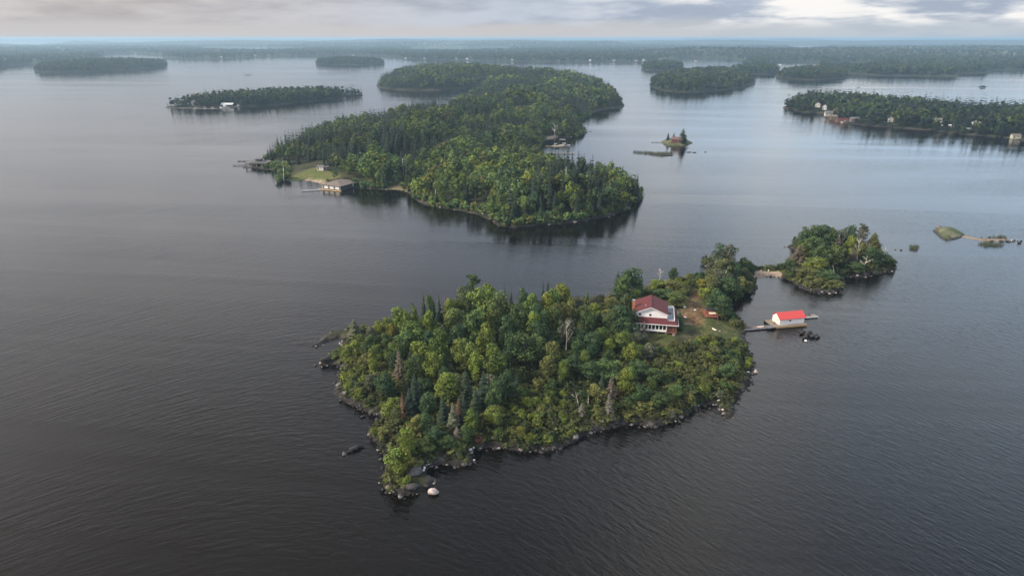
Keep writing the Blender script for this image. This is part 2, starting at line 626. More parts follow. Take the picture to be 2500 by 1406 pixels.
FAR_PX = {
    'c1': [(1585, 211), (1592, 199), (1620, 189), (1680, 183), (1740, 180), (1800, 181), (1838, 192), (1841, 204),
           (1790, 218), (1720, 226), (1660, 226), (1610, 221)],
    'c2': [(1775, 181), (1800, 171), (1860, 169), (1895, 171), (1906, 176), (1895, 181), (1850, 182)],
    'c3': [(1893, 187), (1915, 181), (1990, 178), (2055, 180), (2072, 186), (2055, 192), (2000, 196), (1920, 194)],
    'c4': [(1566, 169), (1574, 164), (1610, 161), (1660, 162), (1673, 167), (1640, 172), (1590, 173)],
    'd1': [(83, 175), (100, 166), (150, 160), (240, 157), (330, 156), (385, 157), (411, 155), (398, 164), (330, 171),
           (250, 175), (130, 177.5)],
    'd2': [(773, 157), (785, 153), (850, 151.5), (925, 153), (934, 156.5), (850, 159)],
    'd3': [(-60, 166), (-60, 161), (0, 161), (22, 163.5), (0, 166)],
}
far = {}
for k, p in FAR_PX.items():
    far[k] = Land(p, 9.0, 70.0, jit=4.0, jscale=40.0, n=3)

near.cache(0.8)
mid.cache(3.0)
left.cache(4.0)
right.cache(4.0)
far['c1'].cache(8.0)

# --- zones on the near island (pixel outlines at ground height)
Z_LAWN = px_poly([(1585, 842), (1640, 846), (1690, 806), (1745, 818), (1815, 815), (1812, 798), (1780, 776), (1735, 772), (1728, 730),
                  (1712, 700), (1690, 696), (1668, 740), (1662, 800), (1640, 815), (1580, 812)], 0, 3.2)
Z_PATH = px_poly([(1664, 785), (1672, 745), (1690, 706), (1706, 706), (1716, 735), (1722, 765), (1708, 790)], 2, 3.2)
Z_BEACH = px_poly([(1838, 668), (1850, 664), (1900, 663), (1918, 667), (1905, 676), (1850, 679), (1836, 676)], 0, 0.4)
Z_GRASSB = px_poly([(1850, 664), (1852, 652), (1915, 650), (1925, 662), (1960, 672), (1935, 685), (1915, 672), (1900, 664)], 0, 0.5)


def near_col(x, y, z, d):
    n = fbm(x, y, 3.0, 4, 51)
    n2 = fbm(x, y, 0.9, 3, 77)
    soil = lerp((0.028, 0.032, 0.014), (0.055, 0.050, 0.022), sstep(n, 0.3, 0.7))
    rock = lerp((0.022, 0.020, 0.020), (0.12, 0.112, 0.108), sstep(n2 * 0.6 + n * 0.4, 0.50, 0.76))
    c = lerp(soil, rock, sstep(-d + (n - 0.5) * 3, -1.9, -0.7))
    wet = sstep(-z, -0.38, -0.12)
    c = lerp(c, (0.016, 0.014, 0.014), wet)
    lawn = sstep(poly_sd(x, y, Z_LAWN) + (n - 0.5) * 3, -0.5, 1.0)
    g = lerp((0.050, 0.068, 0.018), (0.085, 0.085, 0.030), sstep(n, 0.35, 0.65))
    g = lerp(g, (0.105, 0.085, 0.048), sstep(n2, 0.55, 0.75) * 0.6)
    c = lerp(c, g, lawn)
    path = sstep(poly_sd(x, y, Z_PATH) + (n - 0.5) * 5, -1.2, 2.0)
    pc = lerp((0.125, 0.070, 0.034), (0.19, 0.125, 0.066), sstep(n2, 0.40, 0.70))
    c = lerp(c, pc, path * 0.92)
    b = sstep(poly_sd(x, y, Z_BEACH) + (n2 - 0.5) * 1.2, -0.2, 0.4)
    c = lerp(c, lerp((0.27, 0.20, 0.15), (0.38, 0.30, 0.23), n2), b)
    gb = sstep(poly_sd(x, y, Z_GRASSB) + (n2 - 0.5) * 1.2, -0.3, 0.6)
    c = lerp(c, lerp((0.06, 0.08, 0.02), (0.12, 0.12, 0.04), n2), gb)
    return c


Z_MLAWN = px_poly([(700, 437), (735, 422), (772, 416), (815, 424), (835, 436), (790, 441), (745, 434)], 0, 1.5)
Z_MSAND = px_poly([(718, 441), (750, 437.5), (782, 440), (796, 449), (765, 446)], 0, 0.5)
Z_MBARE = px_poly([(865, 400), (895, 393), (912, 402), (890, 412), (870, 410)], 0, 5.0)
Z_MBARE2 = px_poly([(1075, 310), (1130, 304), (1130, 312), (1080, 317)], 0, 9.0)
Z_MBARE3 = px_poly([(1030, 322), (1090, 316), (1095, 330), (1035, 332)], 0, 9.0)
Z_MBARE4 = px_poly([(935, 463), (958, 452), (985, 455), (1000, 468)], 0, 1.0)
Z_MBEACH2 = px_poly([(1330, 343), (1334, 337), (1356, 334), (1358, 338)], 0, 0.5)


def mid_col(x, y, z, d):
    n = fbm(x, y, 9.0, 4, 51)
    n2 = fbm(x, y, 3.0, 3, 77)
    soil = lerp((0.026, 0.032, 0.014), (0.050, 0.048, 0.022), sstep(n, 0.3, 0.7))
    rock = lerp((0.05, 0.045, 0.04), (0.17, 0.15, 0.13), sstep(n2, 0.40, 0.72))
    c = lerp(soil, rock * 0.6, sstep(-d + (n - 0.5) * 5, -2.5, -0.8))
    c = lerp(c, (0.018, 0.016, 0.015), sstep(-z, -0.5, -0.2))
    for Zp, a, b in ((Z_MLAWN, (0.075, 0.10, 0.025), (0.12, 0.12, 0.04)), (Z_MSAND, (0.26, 0.20, 0.15), (0.34, 0.27, 0.20)),
                     (Z_MBARE, (0.11, 0.10, 0.045), (0.22, 0.19, 0.11)), (Z_MBARE2, (0.10, 0.07, 0.04), (0.16, 0.12, 0.07)),
                     (Z_MBARE3, (0.06, 0.08, 0.02), (0.10, 0.11, 0.04)), (Z_MBARE4, (0.20, 0.16, 0.11), (0.10, 0.10, 0.04)),
                     (Z_MBEACH2, (0.30, 0.23, 0.17), (0.36, 0.29, 0.22))):
        c = lerp(c, lerp(a, b, sstep(n2, 0.3, 0.7)), sstep(poly_sd(x, y, Zp) + (n2 - 0.5) * 2, -0.5, 0.8))
    return c


def isl_col(x, y, z, d):
    n = fbm(x, y, 20.0, 3, 51)
    soil = lerp((0.026, 0.034, 0.016), (0.050, 0.050, 0.024), sstep(n, 0.3, 0.7))
    c = lerp(soil, (0.050, 0.045, 0.040), sstep(-d + (n - 0.5) * 8, -4.0, -1.0))
    return lerp(c, (0.02, 0.018, 0.017), sstep(-z, -0.4, -0.1))


near.mesh('near_island_terrain', 0.7, near_col, M_ground, 2.5)
mid.mesh('wooded_island_terrain', 3.0, mid_col, M_ground, 5.0)
left.mesh('island_terrain', 4.0, isl_col, M_ground, 6)
right.mesh('island_terrain', 4.0, isl_col, M_ground, 6)
for k, L_ in far.items():
    L_.mesh('island_terrain', 12.0 if k in ('d1', 'd2', 'd3') else 8.0, isl_col, M_ground, 16)

# --- mainland to the horizon, a fan of rows and columns
MAIN_PX = [(-700, 165), (-300, 162), (0, 160), (85, 157.5), (160, 152), (258, 142), (264, 138.5), (375, 136.8), (388, 140), (450, 143.5),
           (540, 144.5), (620, 139), (700, 137.5), (800, 137), (930, 137.5), (972, 140.5), (1000, 145), (1100, 147.5),
           (1250, 150.5), (1400, 152), (1500, 151), (1560, 152), (1640, 150), (1700, 154), (1760, 158), (1830, 161), (1900, 166),
           (1990, 169), (2060, 180), (2150, 184.5), (2230, 185), (2326, 187.5), (2330, 180), (2410, 178.5), (2418, 172),
           (2500, 171), (2900, 170), (3200, 168)]
main_pts = [at(a, b) for a, b in MAIN_PX]
MAIN_P = np.array([(p.x, p.y) for p in main_pts] + [(20500, 8000), (20500, 23000), (-20500, 23000), (-20500, 7000)])


# far waters inside the mainland: pixel centre, half width (px), depth range as a log half width
FAR_LAKES = [(1720, 152, 80, 0.16), (1940, 162, 50, 0.14), (2070, 162, 40, 0.13), (320, 138.5, 70, 0.22), (1150, 121, 160, 0.20), (620, 120, 120, 0.20), (60, 106.5, 130, 0.34), (330, 105.5, 150, 0.25), (1965, 117.5, 45, 0.22), (2110, 104.5, 90, 0.30), (800, 104.0, 140, 0.25), (1500, 103.5, 110, 0.25)]


def main_sd(x, y):
    x = np.asarray(x, float)
    y = np.asarray(y, float)
    d = poly_sd(x, y, MAIN_P).reshape(np.shape(x)) + (fbm(x, y, 160, 3, 5) - 0.5) * 60
    for (a, b, wpx, wl) in FAR_LAKES:
        p = at(a, b)
        e = np.sqrt((x / y - p.x / p.y) ** 2 / (wpx / FPX) ** 2 + (np.log(np.maximum(y, 1) / p.y)) ** 2 / wl ** 2)
        d = np.minimum(d, (e - 1 + (fbm(x, y, 700, 2, 14) - .5)) * 700)
    return d


def main_h(x, y, d):
    up = np.maximum(d, 0)
    r = np.hypot(x, y)
    hill = 3 + 42 * sstep(fbm(x, y, 1700, 3, 21), 0.40, 0.85) + 8 * sstep(r, 5000, 12000)
    hill = hill + 6 * sstep(fbm(x, y, 3200, 2, 91), 0.5, 0.8) * sstep(r, 6000, 9000) * 2.0
    hill = hill + 34 * sstep(r, 11000, 18000) * (0.35 + 0.9 * fbm(x, y, 2600, 2, 44))
    z = np.where(d > 0, hill * (1 - np.exp(-up / 260.0)) + 0.5, d * 0.05)
    return np.clip(z, -2.0, 62.0)


def main_land():
    azs = np.linspace(-0.80, 0.80, 520)
    rs = np.geomspace(1250, 22500, 330)
    A, D = np.meshgrid(azs, rs)
    gx, gy = np.sin(A) * D, np.cos(A) * D
    d = main_sd(gx, gy)
    z = main_h(gx, gy, d)
    can = sstep(d, 6, 30) * (4.0 + 10.0 * vnoise(gx / 16, gy / 16, 61) * sstep(d, 10, 60))
    z = z + can
    ny, nx = gx.shape
    idx = np.arange(nx * ny).reshape(ny, nx)
    q = np.stack([idx[:-1, 1:], idx[:-1, :-1], idx[1:, :-1], idx[1:, 1:]], -1).reshape(-1, 4)
    q = q[(d.ravel()[q] > -60).any(1)][:, ::-1]
    used = np.unique(q)
    remap = -np.ones(nx * ny, int)
    remap[used] = np.arange(len(used))
    V = np.stack([gx.ravel(), gy.ravel(), z.ravel()], -1)[used]
    n = fbm(V[:, 0], V[:, 1], 420, 4, 71)
    C = lerp((0.016, 0.024, 0.016), (0.034, 0.042, 0.022), sstep(n, 0.35, 0.65))
    bare = sstep(fbm(V[:, 0], V[:, 1], 700, 3, 123), 0.66, 0.78)
    C = lerp(C, (0.11, 0.115, 0.06), bare * 0.8)
    me = mesh_np('mainland_terrain', V, quads=remap[q], col=C, smooth=False)
    o = link('mainland_terrain', me, None, M_canopy)
    tag(o, kind='structure')


main_land()

# ------------------------------------------------------------------ tree prototypes (unit height, numpy)
def quads_from(c, n, size, g, flat=0.0, stretch=1.25):
    """leaf clumps: one folded diamond per centre c with normal n"""
    N = len(c)
    n = n / np.linalg.norm(n, axis=1, keepdims=True)
    r = g.normal(size=(N, 3))
    t = np.cross(n, r)
    t /= np.linalg.norm(t, axis=1, keepdims=True) + 1e-9
    b = np.cross(n, t)
    s = size[:, None]
    fold = s * 0.25 * g.uniform(-1, 1, (N, 1)) * n
    V = np.stack([c - t * s * stretch * 0.5 + fold, c - b * s * 0.5, c + t * s * stretch * 0.5 + fold, c + b * s * 0.5], 1)
    return V.reshape(-1, 3)


def leaf_tint(N, g, lobe=None, amt=None):
    amt = (0.5 if N > 900 else 0.22) if amt is None else amt
    k = 1 + g.normal(size=N) * amt * 0.6
    if lobe is not None:
        k = k * lobe
    k = np.clip(k, 0.4, 2.0)
    warm = 1 + g.normal(size=N) * 0.07
    col = np.stack([k * warm, k, k / warm], 1)
    return np.repeat(col, 4, 0)


def proto_broad(seed, nleaf, leaf, crown=0.30, base=0.28, nlobe=16, shape='round', lobe_r=(0.26, 0.5)):
    g = np.random.default_rng(seed)
    C, Nn, S, T = [], [], [], []
    zc, rz = (1 + base) / 2, (1 - base) / 2
    w_ = []
    lob = []
    for i in range(nlobe):
        for _ in range(40):
            p = g.uniform(-1, 1, 3)
            if np.linalg.norm(p) <= 1 and np.linalg.norm(p) > 0.25:
                break
        if shape == 'oval':
            p[:2] *= 0.75
        if shape == 'cone':
            p[:2] *= 0.35 + 0.65 * (1 - (p[2] + 1) / 2)
        r = g.uniform(*lobe_r)
        p = p * (1 - 0.55 * r)
        lob.append((p, r))
        w_.append(r * r)
    # a top lobe so that every crown has a head
    lob.append((np.array([g.uniform(-.2, .2), g.uniform(-.2, .2), 0.68]), 0.36))
    w_.append(0.13)
    w_ = np.array(w_) / sum(w_)
    for (p, r), w1 in zip(lob, w_):
        k = max(6, int(nleaf * w1))
        d = g.normal(size=(k, 3))
        d[:, 2] += 0.45
        d /= np.linalg.norm(d, axis=1, keepdims=True)
        rad = r * (0.72 + 0.33 * g.random(k) ** 0.5)
        c = p + d * rad[:, None] * np.array([1, 1, 0.85])
        nn = d + g.normal(size=(k, 3)) * 0.42 + np.array([0, 0, 0.2])
        C.append(c)
        Nn.append(nn)
        S.append(leaf * g.uniform(0.65, 1.3, k))
        T.append(np.full(k, 1 + g.normal() * 0.18))
    c = np.concatenate(C)
    n = np.concatenate(Nn)
    s_ = np.concatenate(S)
    t = np.concatenate(T)
    c = c * np.array([crown, crown, rz]) + np.array([0, 0, zc])
    V = quads_from(c, n, s_, g)
    col = leaf_tint(len(c), g, t)
    return V, col, [(l[0] * np.array([crown, crown, rz]) + np.array([0, 0, zc]), l[1] * crown) for l in lob]


def proto_spruce(seed, tiers, per, crown=0.16, base=0.06, sparse=0.0, droop=0.35, power=0.85, wide=0.42, rj=(0.65, 1.2)):
    g = np.random.default_rng(seed)
    V, T = [], []
    for i in range(tiers):
        t = (i + g.uniform(-.3, .3)) / tiers
        t = min(max(t, 0), 0.985)
        z = base + (1 - base) * t
        rad = crown * (1 - t) ** power + 0.012
        np_ = max(3, int(per * (0.45 + 0.55 * (1 - t))))
        a0 = g.uniform(0, 6.28)
        for j in range(np_):
            if g.random() < sparse:
                continue
            a = a0 + 6.283 * j / np_ + g.uniform(-.25, .25)
            r = rad * g.uniform(*rj)
            d = np.array([math.cos(a), math.sin(a), 0])
            e = np.array([-math.sin(a), math.cos(a), 0])
            dz = -r * droop * g.uniform(0.6, 1.3)
            wd = r * wide * g.uniform(0.8, 1.2) + 0.006
            p0 = np.array([0, 0, z + 0.010])
            p1 = d * r * 0.62 + e * wd + np.array([0, 0, z + dz * 0.72])
            p2 = d * r + np.array([0, 0, z + dz + r * 0.05])
            p3 = d * r * 0.62 - e * wd + np.array([0, 0, z + dz * 0.72])
            V += [p0, p1, p2, p3]
            k = max(0.5, 1 + g.normal() * 0.18)
            T += [(k, k, k)] * 4
    # leader
    V += [np.array([-.008, 0, .955]), np.array([.008, 0, .955]), np.array([0, 0, 1.01]), np.array([-.004, 0, 0.98])]
    T += [(1, 1, 1)] * 4
    return np.array(V), np.array(T), None


def proto_pine(seed, nleaf, leaf, crown=0.22):
    """tall pine: flat needle clumps on wide-set limbs, bare lower trunk"""
    g = np.random.default_rng(seed)
    C, Nn, S, T = [], [], [], []
    lob = []
    for i in range(15):
        t = g.uniform(0.42, 0.97)
        r = crown * (0.35 + 0.9 * (1 - t)) * g.uniform(0.5, 1.1)
        a = g.uniform(0, 6.283)
        p = np.array([math.cos(a) * r, math.sin(a) * r, t])
        lob.append((p, crown * g.uniform(0.30, 0.5)))
    lob.append((np.array([0, 0, 0.95]), crown * 0.35))
    for p, r in lob:
        k = int(nleaf / len(lob))
        d = g.normal(size=(k, 3))
        d /= np.linalg.norm(d, axis=1, keepdims=True)
        c = p + d * r * np.array([1.15, 1.15, 0.42]) * (0.6 + 0.4 * g.random((k, 1)))
        C.append(c)
        Nn.append(d * np.array([.6, .6, 1]) + g.normal(size=(k, 3)) * 0.5 + np.array([0, 0, .4]))
        S.append(leaf * g.uniform(0.6, 1.2, k))
        T.append(np.full(k, 1 + g.normal() * 0.12))
    c = np.concatenate(C)
    V = quads_from(c, np.concatenate(Nn), np.concatenate(S), g)
    return V, leaf_tint(len(c), g, np.concatenate(T)), lob


def proto_shrub(seed, nleaf, leaf, nlobe=7):
    g = np.random.default_rng(seed)
    C, Nn, S, T = [], [], [], []
    for i in range(nlobe):
        a = g.uniform(0, 6.283)
        r = 0.62 * math.sqrt(g.random())
        R_ = g.uniform(0.30, 0.5)
        p = np.array([math.cos(a) * r, math.sin(a) * r, g.uniform(0.30, 0.72) * (1.1 - 0.5 * r)])
        k = nleaf // nlobe
        d = g.normal(size=(k, 3))
        d[:, 2] += 0.55
        d /= np.linalg.norm(d, axis=1, keepdims=True)
        c = p + d * R_ * (0.65 + 0.4 * g.random((k, 1)))
        c[:, 2] = np.maximum(c[:, 2], 0.04)
        C.append(c)
        Nn.append(d + g.normal(size=(k, 3)) * 0.5 + np.array([0, 0, .3]))
        S.append(leaf * g.uniform(0.6, 1.35, k))
        T.append(np.full(k, 1 + g.normal() * 0.16))
    c = np.concatenate(C)
    V = quads_from(c, np.concatenate(Nn), np.concatenate(S), g)
    return V, leaf_tint(len(c), g, np.concatenate(T)), None


def proto_trunk(seed, lob, r=0.018, top=0.85, n=6, limbs=7):
    g = np.random.default_rng(seed)
    mb = MB()
    pts = [Vector((0, 0, -0.03))]
    for i in range(1, 5):
        pts.append(Vector((g.uniform(-.012, .012), g.uniform(-.012, .012), top * i / 4)))
    for i in range(4):
        mb.tube(pts[i], pts[i + 1], r * (1 - i * 0.2), r * (1 - (i + 1) * 0.2), n)
    if lob:
        for (p, rr) in lob[:limbs]:
            z = max(0.2, p[2] - 0.16 - 0.1 * g.random())
            z = min(z, top * 0.95)
            mb.tube((0, 0, z), tuple(p), r * 0.42, r * 0.12, 4)
    return mb


def np_obj_mesh(name, V, T, mat):
    q = np.arange(len(V)).reshape(-1, 4)
    me = mesh_np(name, V, quads=q, col=T)
    me.materials.append(mat)
    return me


def mb_mesh(name, mb, mat):
    me = bpy.data.meshes.new(name)
    me.from_pydata(mb.v, [], mb.f)
    a = me.color_attributes.new('tint', 'FLOAT_COLOR', 'POINT')
    a.data.foreach_set('color', np.ones(len(mb.v) * 4, np.float32))
    me.update()
    me.materials.append(mat)
    return me


# --- near, detailed
P_BROAD, P_OVAL, P_SPRUCE, P_PINE, P_SHRUB, P_DEADC, P_FLAT = [], [], [], [], [], [], []
for i in range(7):
    V, T, lob = proto_broad(100 + i, 2200, 0.039, crown=0.37, base=0.06, nlobe=(22, 30, 26)[i % 3], shape=('round', 'round', 'cone')[i % 3], lobe_r=(0.19, 0.42))
    P_BROAD.append((np_obj_mesh('crown', V, T, M_leaf), mb_mesh('trunk', proto_trunk(i, lob), M_bark)))
for i in range(5):
    V, T, lob = proto_broad(200 + i, 1300, 0.036, crown=0.27, base=0.12, nlobe=13, shape='oval')
    P_OVAL.append((np_obj_mesh('crown', V, T, M_leaf), mb_mesh('trunk', proto_trunk(20 + i, lob, 0.014), M_bark)))
for i in range(5):
    V, T, _ = proto_spruce(300 + i, 24, 13, crown=0.24, power=0.85, wide=0.42, rj=(0.55, 1.25))
    P_SPRUCE.append((np_obj_mesh('crown', V, T, M_needle), mb_mesh('trunk', proto_trunk(40 + i, None, 0.014, 0.95), M_bark)))
for i in range(4):
    V, T, lob = proto_pine(400 + i, 1200, 0.034)
    P_PINE.append((np_obj_mesh('crown', V, T, M_needle), mb_mesh('trunk', proto_trunk(60 + i, lob, 0.016, 0.95, limbs=12), M_bark)))
for i in range(8):
    V, T, _ = proto_shrub(500 + i, 520, 0.135)
    P_SHRUB.append(np_obj_mesh('foliage', V, T, M_leaf))
for i in range(4):
    V, T, _ = proto_spruce(600 + i, 30, 11, crown=0.19, sparse=0.25, wide=0.16, droop=0.25)
    P_DEADC.append((np_obj_mesh('crown', V, T, M_needle), mb_mesh('trunk', proto_trunk(80 + i, None, 0.013, 0.97), M_bark)))

# --- distant levels of detail
D1_BROAD = [proto_broad(700 + i, 260, 0.080, crown=0.31, base=0.15, nlobe=10) for i in range(8)]
D1_SPRUCE = [proto_spruce(720 + i, 13, 8, crown=0.17, power=0.72, wide=0.6) for i in range(4)]
D1_PINE = [proto_pine(740 + i, 170, 0.075) for i in range(3)]
D2_BROAD = [proto_broad(760 + i, 44, 0.19, crown=0.32, base=0.15, nlobe=5) for i in range(5)]
D2_SPRUCE = [proto_spruce(780 + i, 7, 6, crown=0.19, wide=0.75, power=0.7) for i in range(4)]
D3_BROAD = [proto_broad(800 + i, 10, 0.42, crown=0.36, base=0.1, nlobe=2) for i in range(4)]
D3_SPRUCE = [proto_spruce(820 + i, 3, 4, crown=0.2, wide=0.8) for i in range(3)]

C_GREEN = np.array([(0.080, 0.128, 0.030), (0.066, 0.112, 0.034), (0.096, 0.136, 0.028), (0.058, 0.100, 0.034), (0.088, 0.118, 0.034)])
C_BRIGHT = np.array([(0.130, 0.175, 0.030), (0.115, 0.165, 0.034), (0.150, 0.175, 0.028)])
C_DARK = np.array([(0.046, 0.084, 0.031), (0.040, 0.074, 0.031), (0.055, 0.088, 0.028)])
C_OLIVE = np.array([(0.105, 0.118, 0.034), (0.092, 0.108, 0.040), (0.118, 0.124, 0.038)])
C_YELLOW = np.array([(0.172, 0.166, 0.030), (0.155, 0.158, 0.032)])
C_SPRUCE = np.array([(0.026, 0.044, 0.028), (0.034, 0.052, 0.028), (0.022, 0.038, 0.026)])
C_SILVER = np.array([(0.17, 0.155, 0.135)])
C_RUST = np.array([(0.135, 0.075, 0.052)])


def pick_col(arr, g, jit=0.12):
    c = arr[g.integers(len(arr))] * (1 + g.normal() * jit)
    return np.clip(c, 0.008, 0.6)


def tree_obj(name, protos, loc, h, width=1.0, col=(.08, .12, .03), bark=(0.16, 0.15, 0.13), k=None, rz=None, lean=0.0):
    k = random.randrange(len(protos)) if k is None else k % len(protos)
    cm, tm = protos[k]
    o = empty(name, loc, random.uniform(0, 6.28) if rz is None else rz)
    o.rotation_euler[0] = lean
    o.scale = (h * width, h * width, h)
    t = link('trunk', tm, o)
    t.color = (*bark, 1)
    c = link('crown', cm, o)
    c.color = (*[float(v) for v in col], 1)
    return o


def merge_forest(name, groups, mat):
    """groups: list of (proto V, proto T, positions N3, heights N, widths N, colours N3)"""
    VV, CC = [], []
    for V, T, P, Hh, W, C in groups:
        if not len(P):
            continue
        n = len(P)
        a = rng.uniform(0, 6.283, n)
        ca, sa = np.cos(a)[:, None], np.sin(a)[:, None]
        x = (V[None, :, 0] * ca - V[None, :, 1] * sa) * (Hh * W)[:, None] + P[:, 0:1]
        y = (V[None, :, 0] * sa + V[None, :, 1] * ca) * (Hh * W)[:, None] + P[:, 1:2]
        z = V[None, :, 2] * Hh[:, None] + P[:, 2:3]
        VV.append(np.stack([x, y, z], -1).reshape(-1, 3))
        CC.append((T[None] * C[:, None]).reshape(-1, 3))
    V = np.concatenate(VV)
    C = np.concatenate(CC)
    me = mesh_np(name, V, quads=np.arange(len(V)).reshape(-1, 4), col=np.clip(C, 0, 1))
    return link(name, me, None, mat)


def scatter(land, spacing, margin, box=None, jitter=0.45, keep=None):
    lo, hi = (land.lo, land.hi) if box is None else box
    xs = np.arange(lo[0], hi[0], spacing)
    ys = np.arange(lo[1], hi[1], spacing)
    gx, gy = np.meshgrid(xs, ys)
    gx[1::2] += spacing * 0.5
    gx = (gx + rng.uniform(-jitter, jitter, gx.shape) * spacing).ravel()
    gy = (gy + rng.uniform(-jitter, jitter, gy.shape) * spacing).ravel()
    d = land.sd(gx, gy)
    k = d > margin
    if keep is not None:
        k &= keep(gx, gy)
    gx, gy, d = gx[k], gy[k], d[k]
    return gx, gy, land.h(gx, gy, d), d


def forest_groups(x, y, z, kind, H_, W_, C_, protos):
    out = []
    P = np.stack([x, y, z], 1)
    for kd, plist in protos.items():
        ii = np.where(kind == kd)[0]
        rng.shuffle(ii)
        for j, sub in enumerate(np.array_split(ii, len(plist))):
            V, T, _ = plist[j]
            out.append((V, T, P[sub], H_[sub], W_[sub], C_[sub]))
    return out


def forest_colours(x, y, kind, seed, scale=60.0, bright=0.0):
    n = len(x)
    a = fbm(x, y, scale, 3, seed)
    b = fbm(x, y, scale * 0.3, 2, seed + 7)
    C = np.zeros((n, 3))
    br = (kind == 0)
    g1 = C_GREEN[rng.integers(len(C_GREEN), size=n)]
    g2 = C_BRIGHT[rng.integers(len(C_BRIGHT), size=n)] * 0.85
    g3 = C_DARK[rng.integers(len(C_DARK), size=n)] * 1.15
    g4 = C_OLIVE[rng.integers(len(C_OLIVE), size=n)]
    u = rng.random(n)
    C = g1.copy()
    C[u < 0.13 + bright + 0.25 * (a > 0.56)] = g2[u < 0.13 + bright + 0.25 * (a > 0.56)]
    sel = (u > 0.78) & (b < 0.5)
    C[sel] = g3[sel]
    sel = (u > 0.86) & (b >= 0.5)
    C[sel] = g4[sel]
    sel = ~br
    C[sel] = C_SPRUCE[rng.integers(len(C_SPRUCE), size=n)][sel] * 0.9
    C *= (1 + rng.normal(size=n) * 0.14)[:, None].clip(0.6, 1.5)
    return np.clip(C, 0.006, 0.5)


# ------------------------------------------------------------------ forests of the far islands
def island_forest(name, land, label, spacing, hmean, lod, conifer=0.4, margin=3.0, seed=3, keep=None):
    x, y, z, d = scatter(land, spacing, margin, keep=keep)
    n = len(x)
    cn = fbm(x, y, 70, 3, seed)
    kind = np.where(rng.random(n) < conifer + (cn - 0.5) * 1.2, 1, 0)
    kind = np.where(d < 14, np.where(rng.random(n) < conifer + 0.15, 1, 0), kind)
    Hh = hmean * rng.uniform(0.62, 1.12, n) * np.where(kind == 1, rng.uniform(0.85, 1.55, n), 1.0)
    Hh *= np.where(d < 8, 0.8, 1.0)
    W = np.where(kind == 0, rng.uniform(0.85, 1.3, n), rng.uniform(0.85, 1.25, n))
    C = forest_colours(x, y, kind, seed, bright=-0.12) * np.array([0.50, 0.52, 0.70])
    Hh = Hh * np.where((rng.random(n) < 0.07) & (kind == 1), 1.35, 1.0)
    pr = {1: {0: D1_BROAD, 1: D1_SPRUCE}, 2: {0: D2_BROAD, 1: D2_SPRUCE}, 3: {0: D3_BROAD, 1: D3_SPRUCE}}[lod]
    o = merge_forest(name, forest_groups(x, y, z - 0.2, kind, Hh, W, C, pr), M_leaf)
    tag(o, label, 'forest', kind='stuff')
    return o, n


cnt = {}


def clear_of(spots):
    P_ = [(at(a, b).x, at(a, b).y, r) for a, b, r in spots]

    def f(x, y):
        k = np.ones(len(x), bool)
        for (cx, cy, r) in P_:
            k &= np.hypot(x - cx, y - cy) > r
        return k
    return f


LEFT_CLEAR = clear_of(((551, 262, 13), (540, 263, 8), (471, 262, 8), (478, 262, 6)))
RIGHT_CLEAR = clear_of(((1996, 268, 9), (2000, 274, 8), (2013, 272, 8), (2014, 278, 7), (2026, 286, 10), (2042, 284, 8), (2036, 294, 8), (2058, 299, 10), (2088, 300, 9), (2289, 306, 8), (2290, 314, 7),
                        (2392, 312, 9), (2392, 322, 8), (2366, 324, 6), (2482, 341, 8), (2175, 303, 6), (2175, 309, 5), (2318, 318, 9)))
_, cnt['left'] = island_forest('forest', left, 'mixed wood on the long low island with the white boathouse', 4.8, 12.0, 2, 0.52, margin=1.0, keep=LEFT_CLEAR)
_, cnt['right'] = island_forest('forest', right, 'dark conifer wood on the cottage island reaching the frame edge', 4.8, 12.5, 2, 0.66, margin=1.0, keep=RIGHT_CLEAR)
FL = {'c1': 'wood on the rounded hilly island beyond the tiny islet', 'c2': 'wood on the low point behind the rounded island',
      'c3': 'wood on the flat island before the distant settlement', 'c4': 'small wood on the little round island close to the mainland',
      'd1': 'wood on the long far island by the hazy bay', 'd2': 'wood on the small narrow island in open far water',
      'd3': 'wood on the far islet cut by the frame edge'}
for k in far:
    _, cnt[k] = island_forest('forest', far[k], FL[k], 6.2, 13.5, 3, 0.6)

# mainland trees, thinning with distance
def main_forest():
    n0 = 150000
    r = np.exp(rng.uniform(math.log(1450), math.log(7500), n0))
    a = rng.uniform(-0.72, 0.72, n0)
    x, y = np.sin(a) * r, np.cos(a) * r
    d = main_sd(x, y)
    k = (d > 8)
    near_shore = d < 260
    k &= near_shore | (rng.random(n0) < 0.55)
    x, y, d = x[k], y[k], d[k]
    z = main_h(x, y, d)
    n = len(x)
    kind = (rng.random(n) < 0.5).astype(int)
    Hh = rng.uniform(11, 17, n) * np.where(kind == 1, 1.15, 1.0)
    W = rng.uniform(0.9, 1.4, n) * (1 + 0.5 * sstep(np.hypot(x, y), 3500, 7000))
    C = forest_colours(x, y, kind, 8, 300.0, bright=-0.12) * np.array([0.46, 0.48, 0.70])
    pr = {0: D3_BROAD[:3], 1: D3_SPRUCE}
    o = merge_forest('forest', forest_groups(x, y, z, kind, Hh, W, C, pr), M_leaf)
    tag(o, 'hazy unbroken forest of the mainland along the horizon', 'forest', kind='stuff')
    return n


cnt['main'] = main_forest()

# ------------------------------------------------------------------ the big wooded island
def mid_keep(x, y):
    k = np.ones(len(x), bool)
    for Zp, m in ((Z_MLAWN, 1.0), (Z_MSAND, 1.0), (Z_MBARE, 0.0), (Z_MBARE2, 0.0), (Z_MBARE3, 0.0), (Z_MBARE4, -1.0), (Z_MBEACH2, 1.0)):
        k &= ~(poly_sd(x, y, Zp) > -m)
    for (bx, by, br) in MID_CLEAR:
        k &= np.hypot(x - bx, y - by) > br
    return k


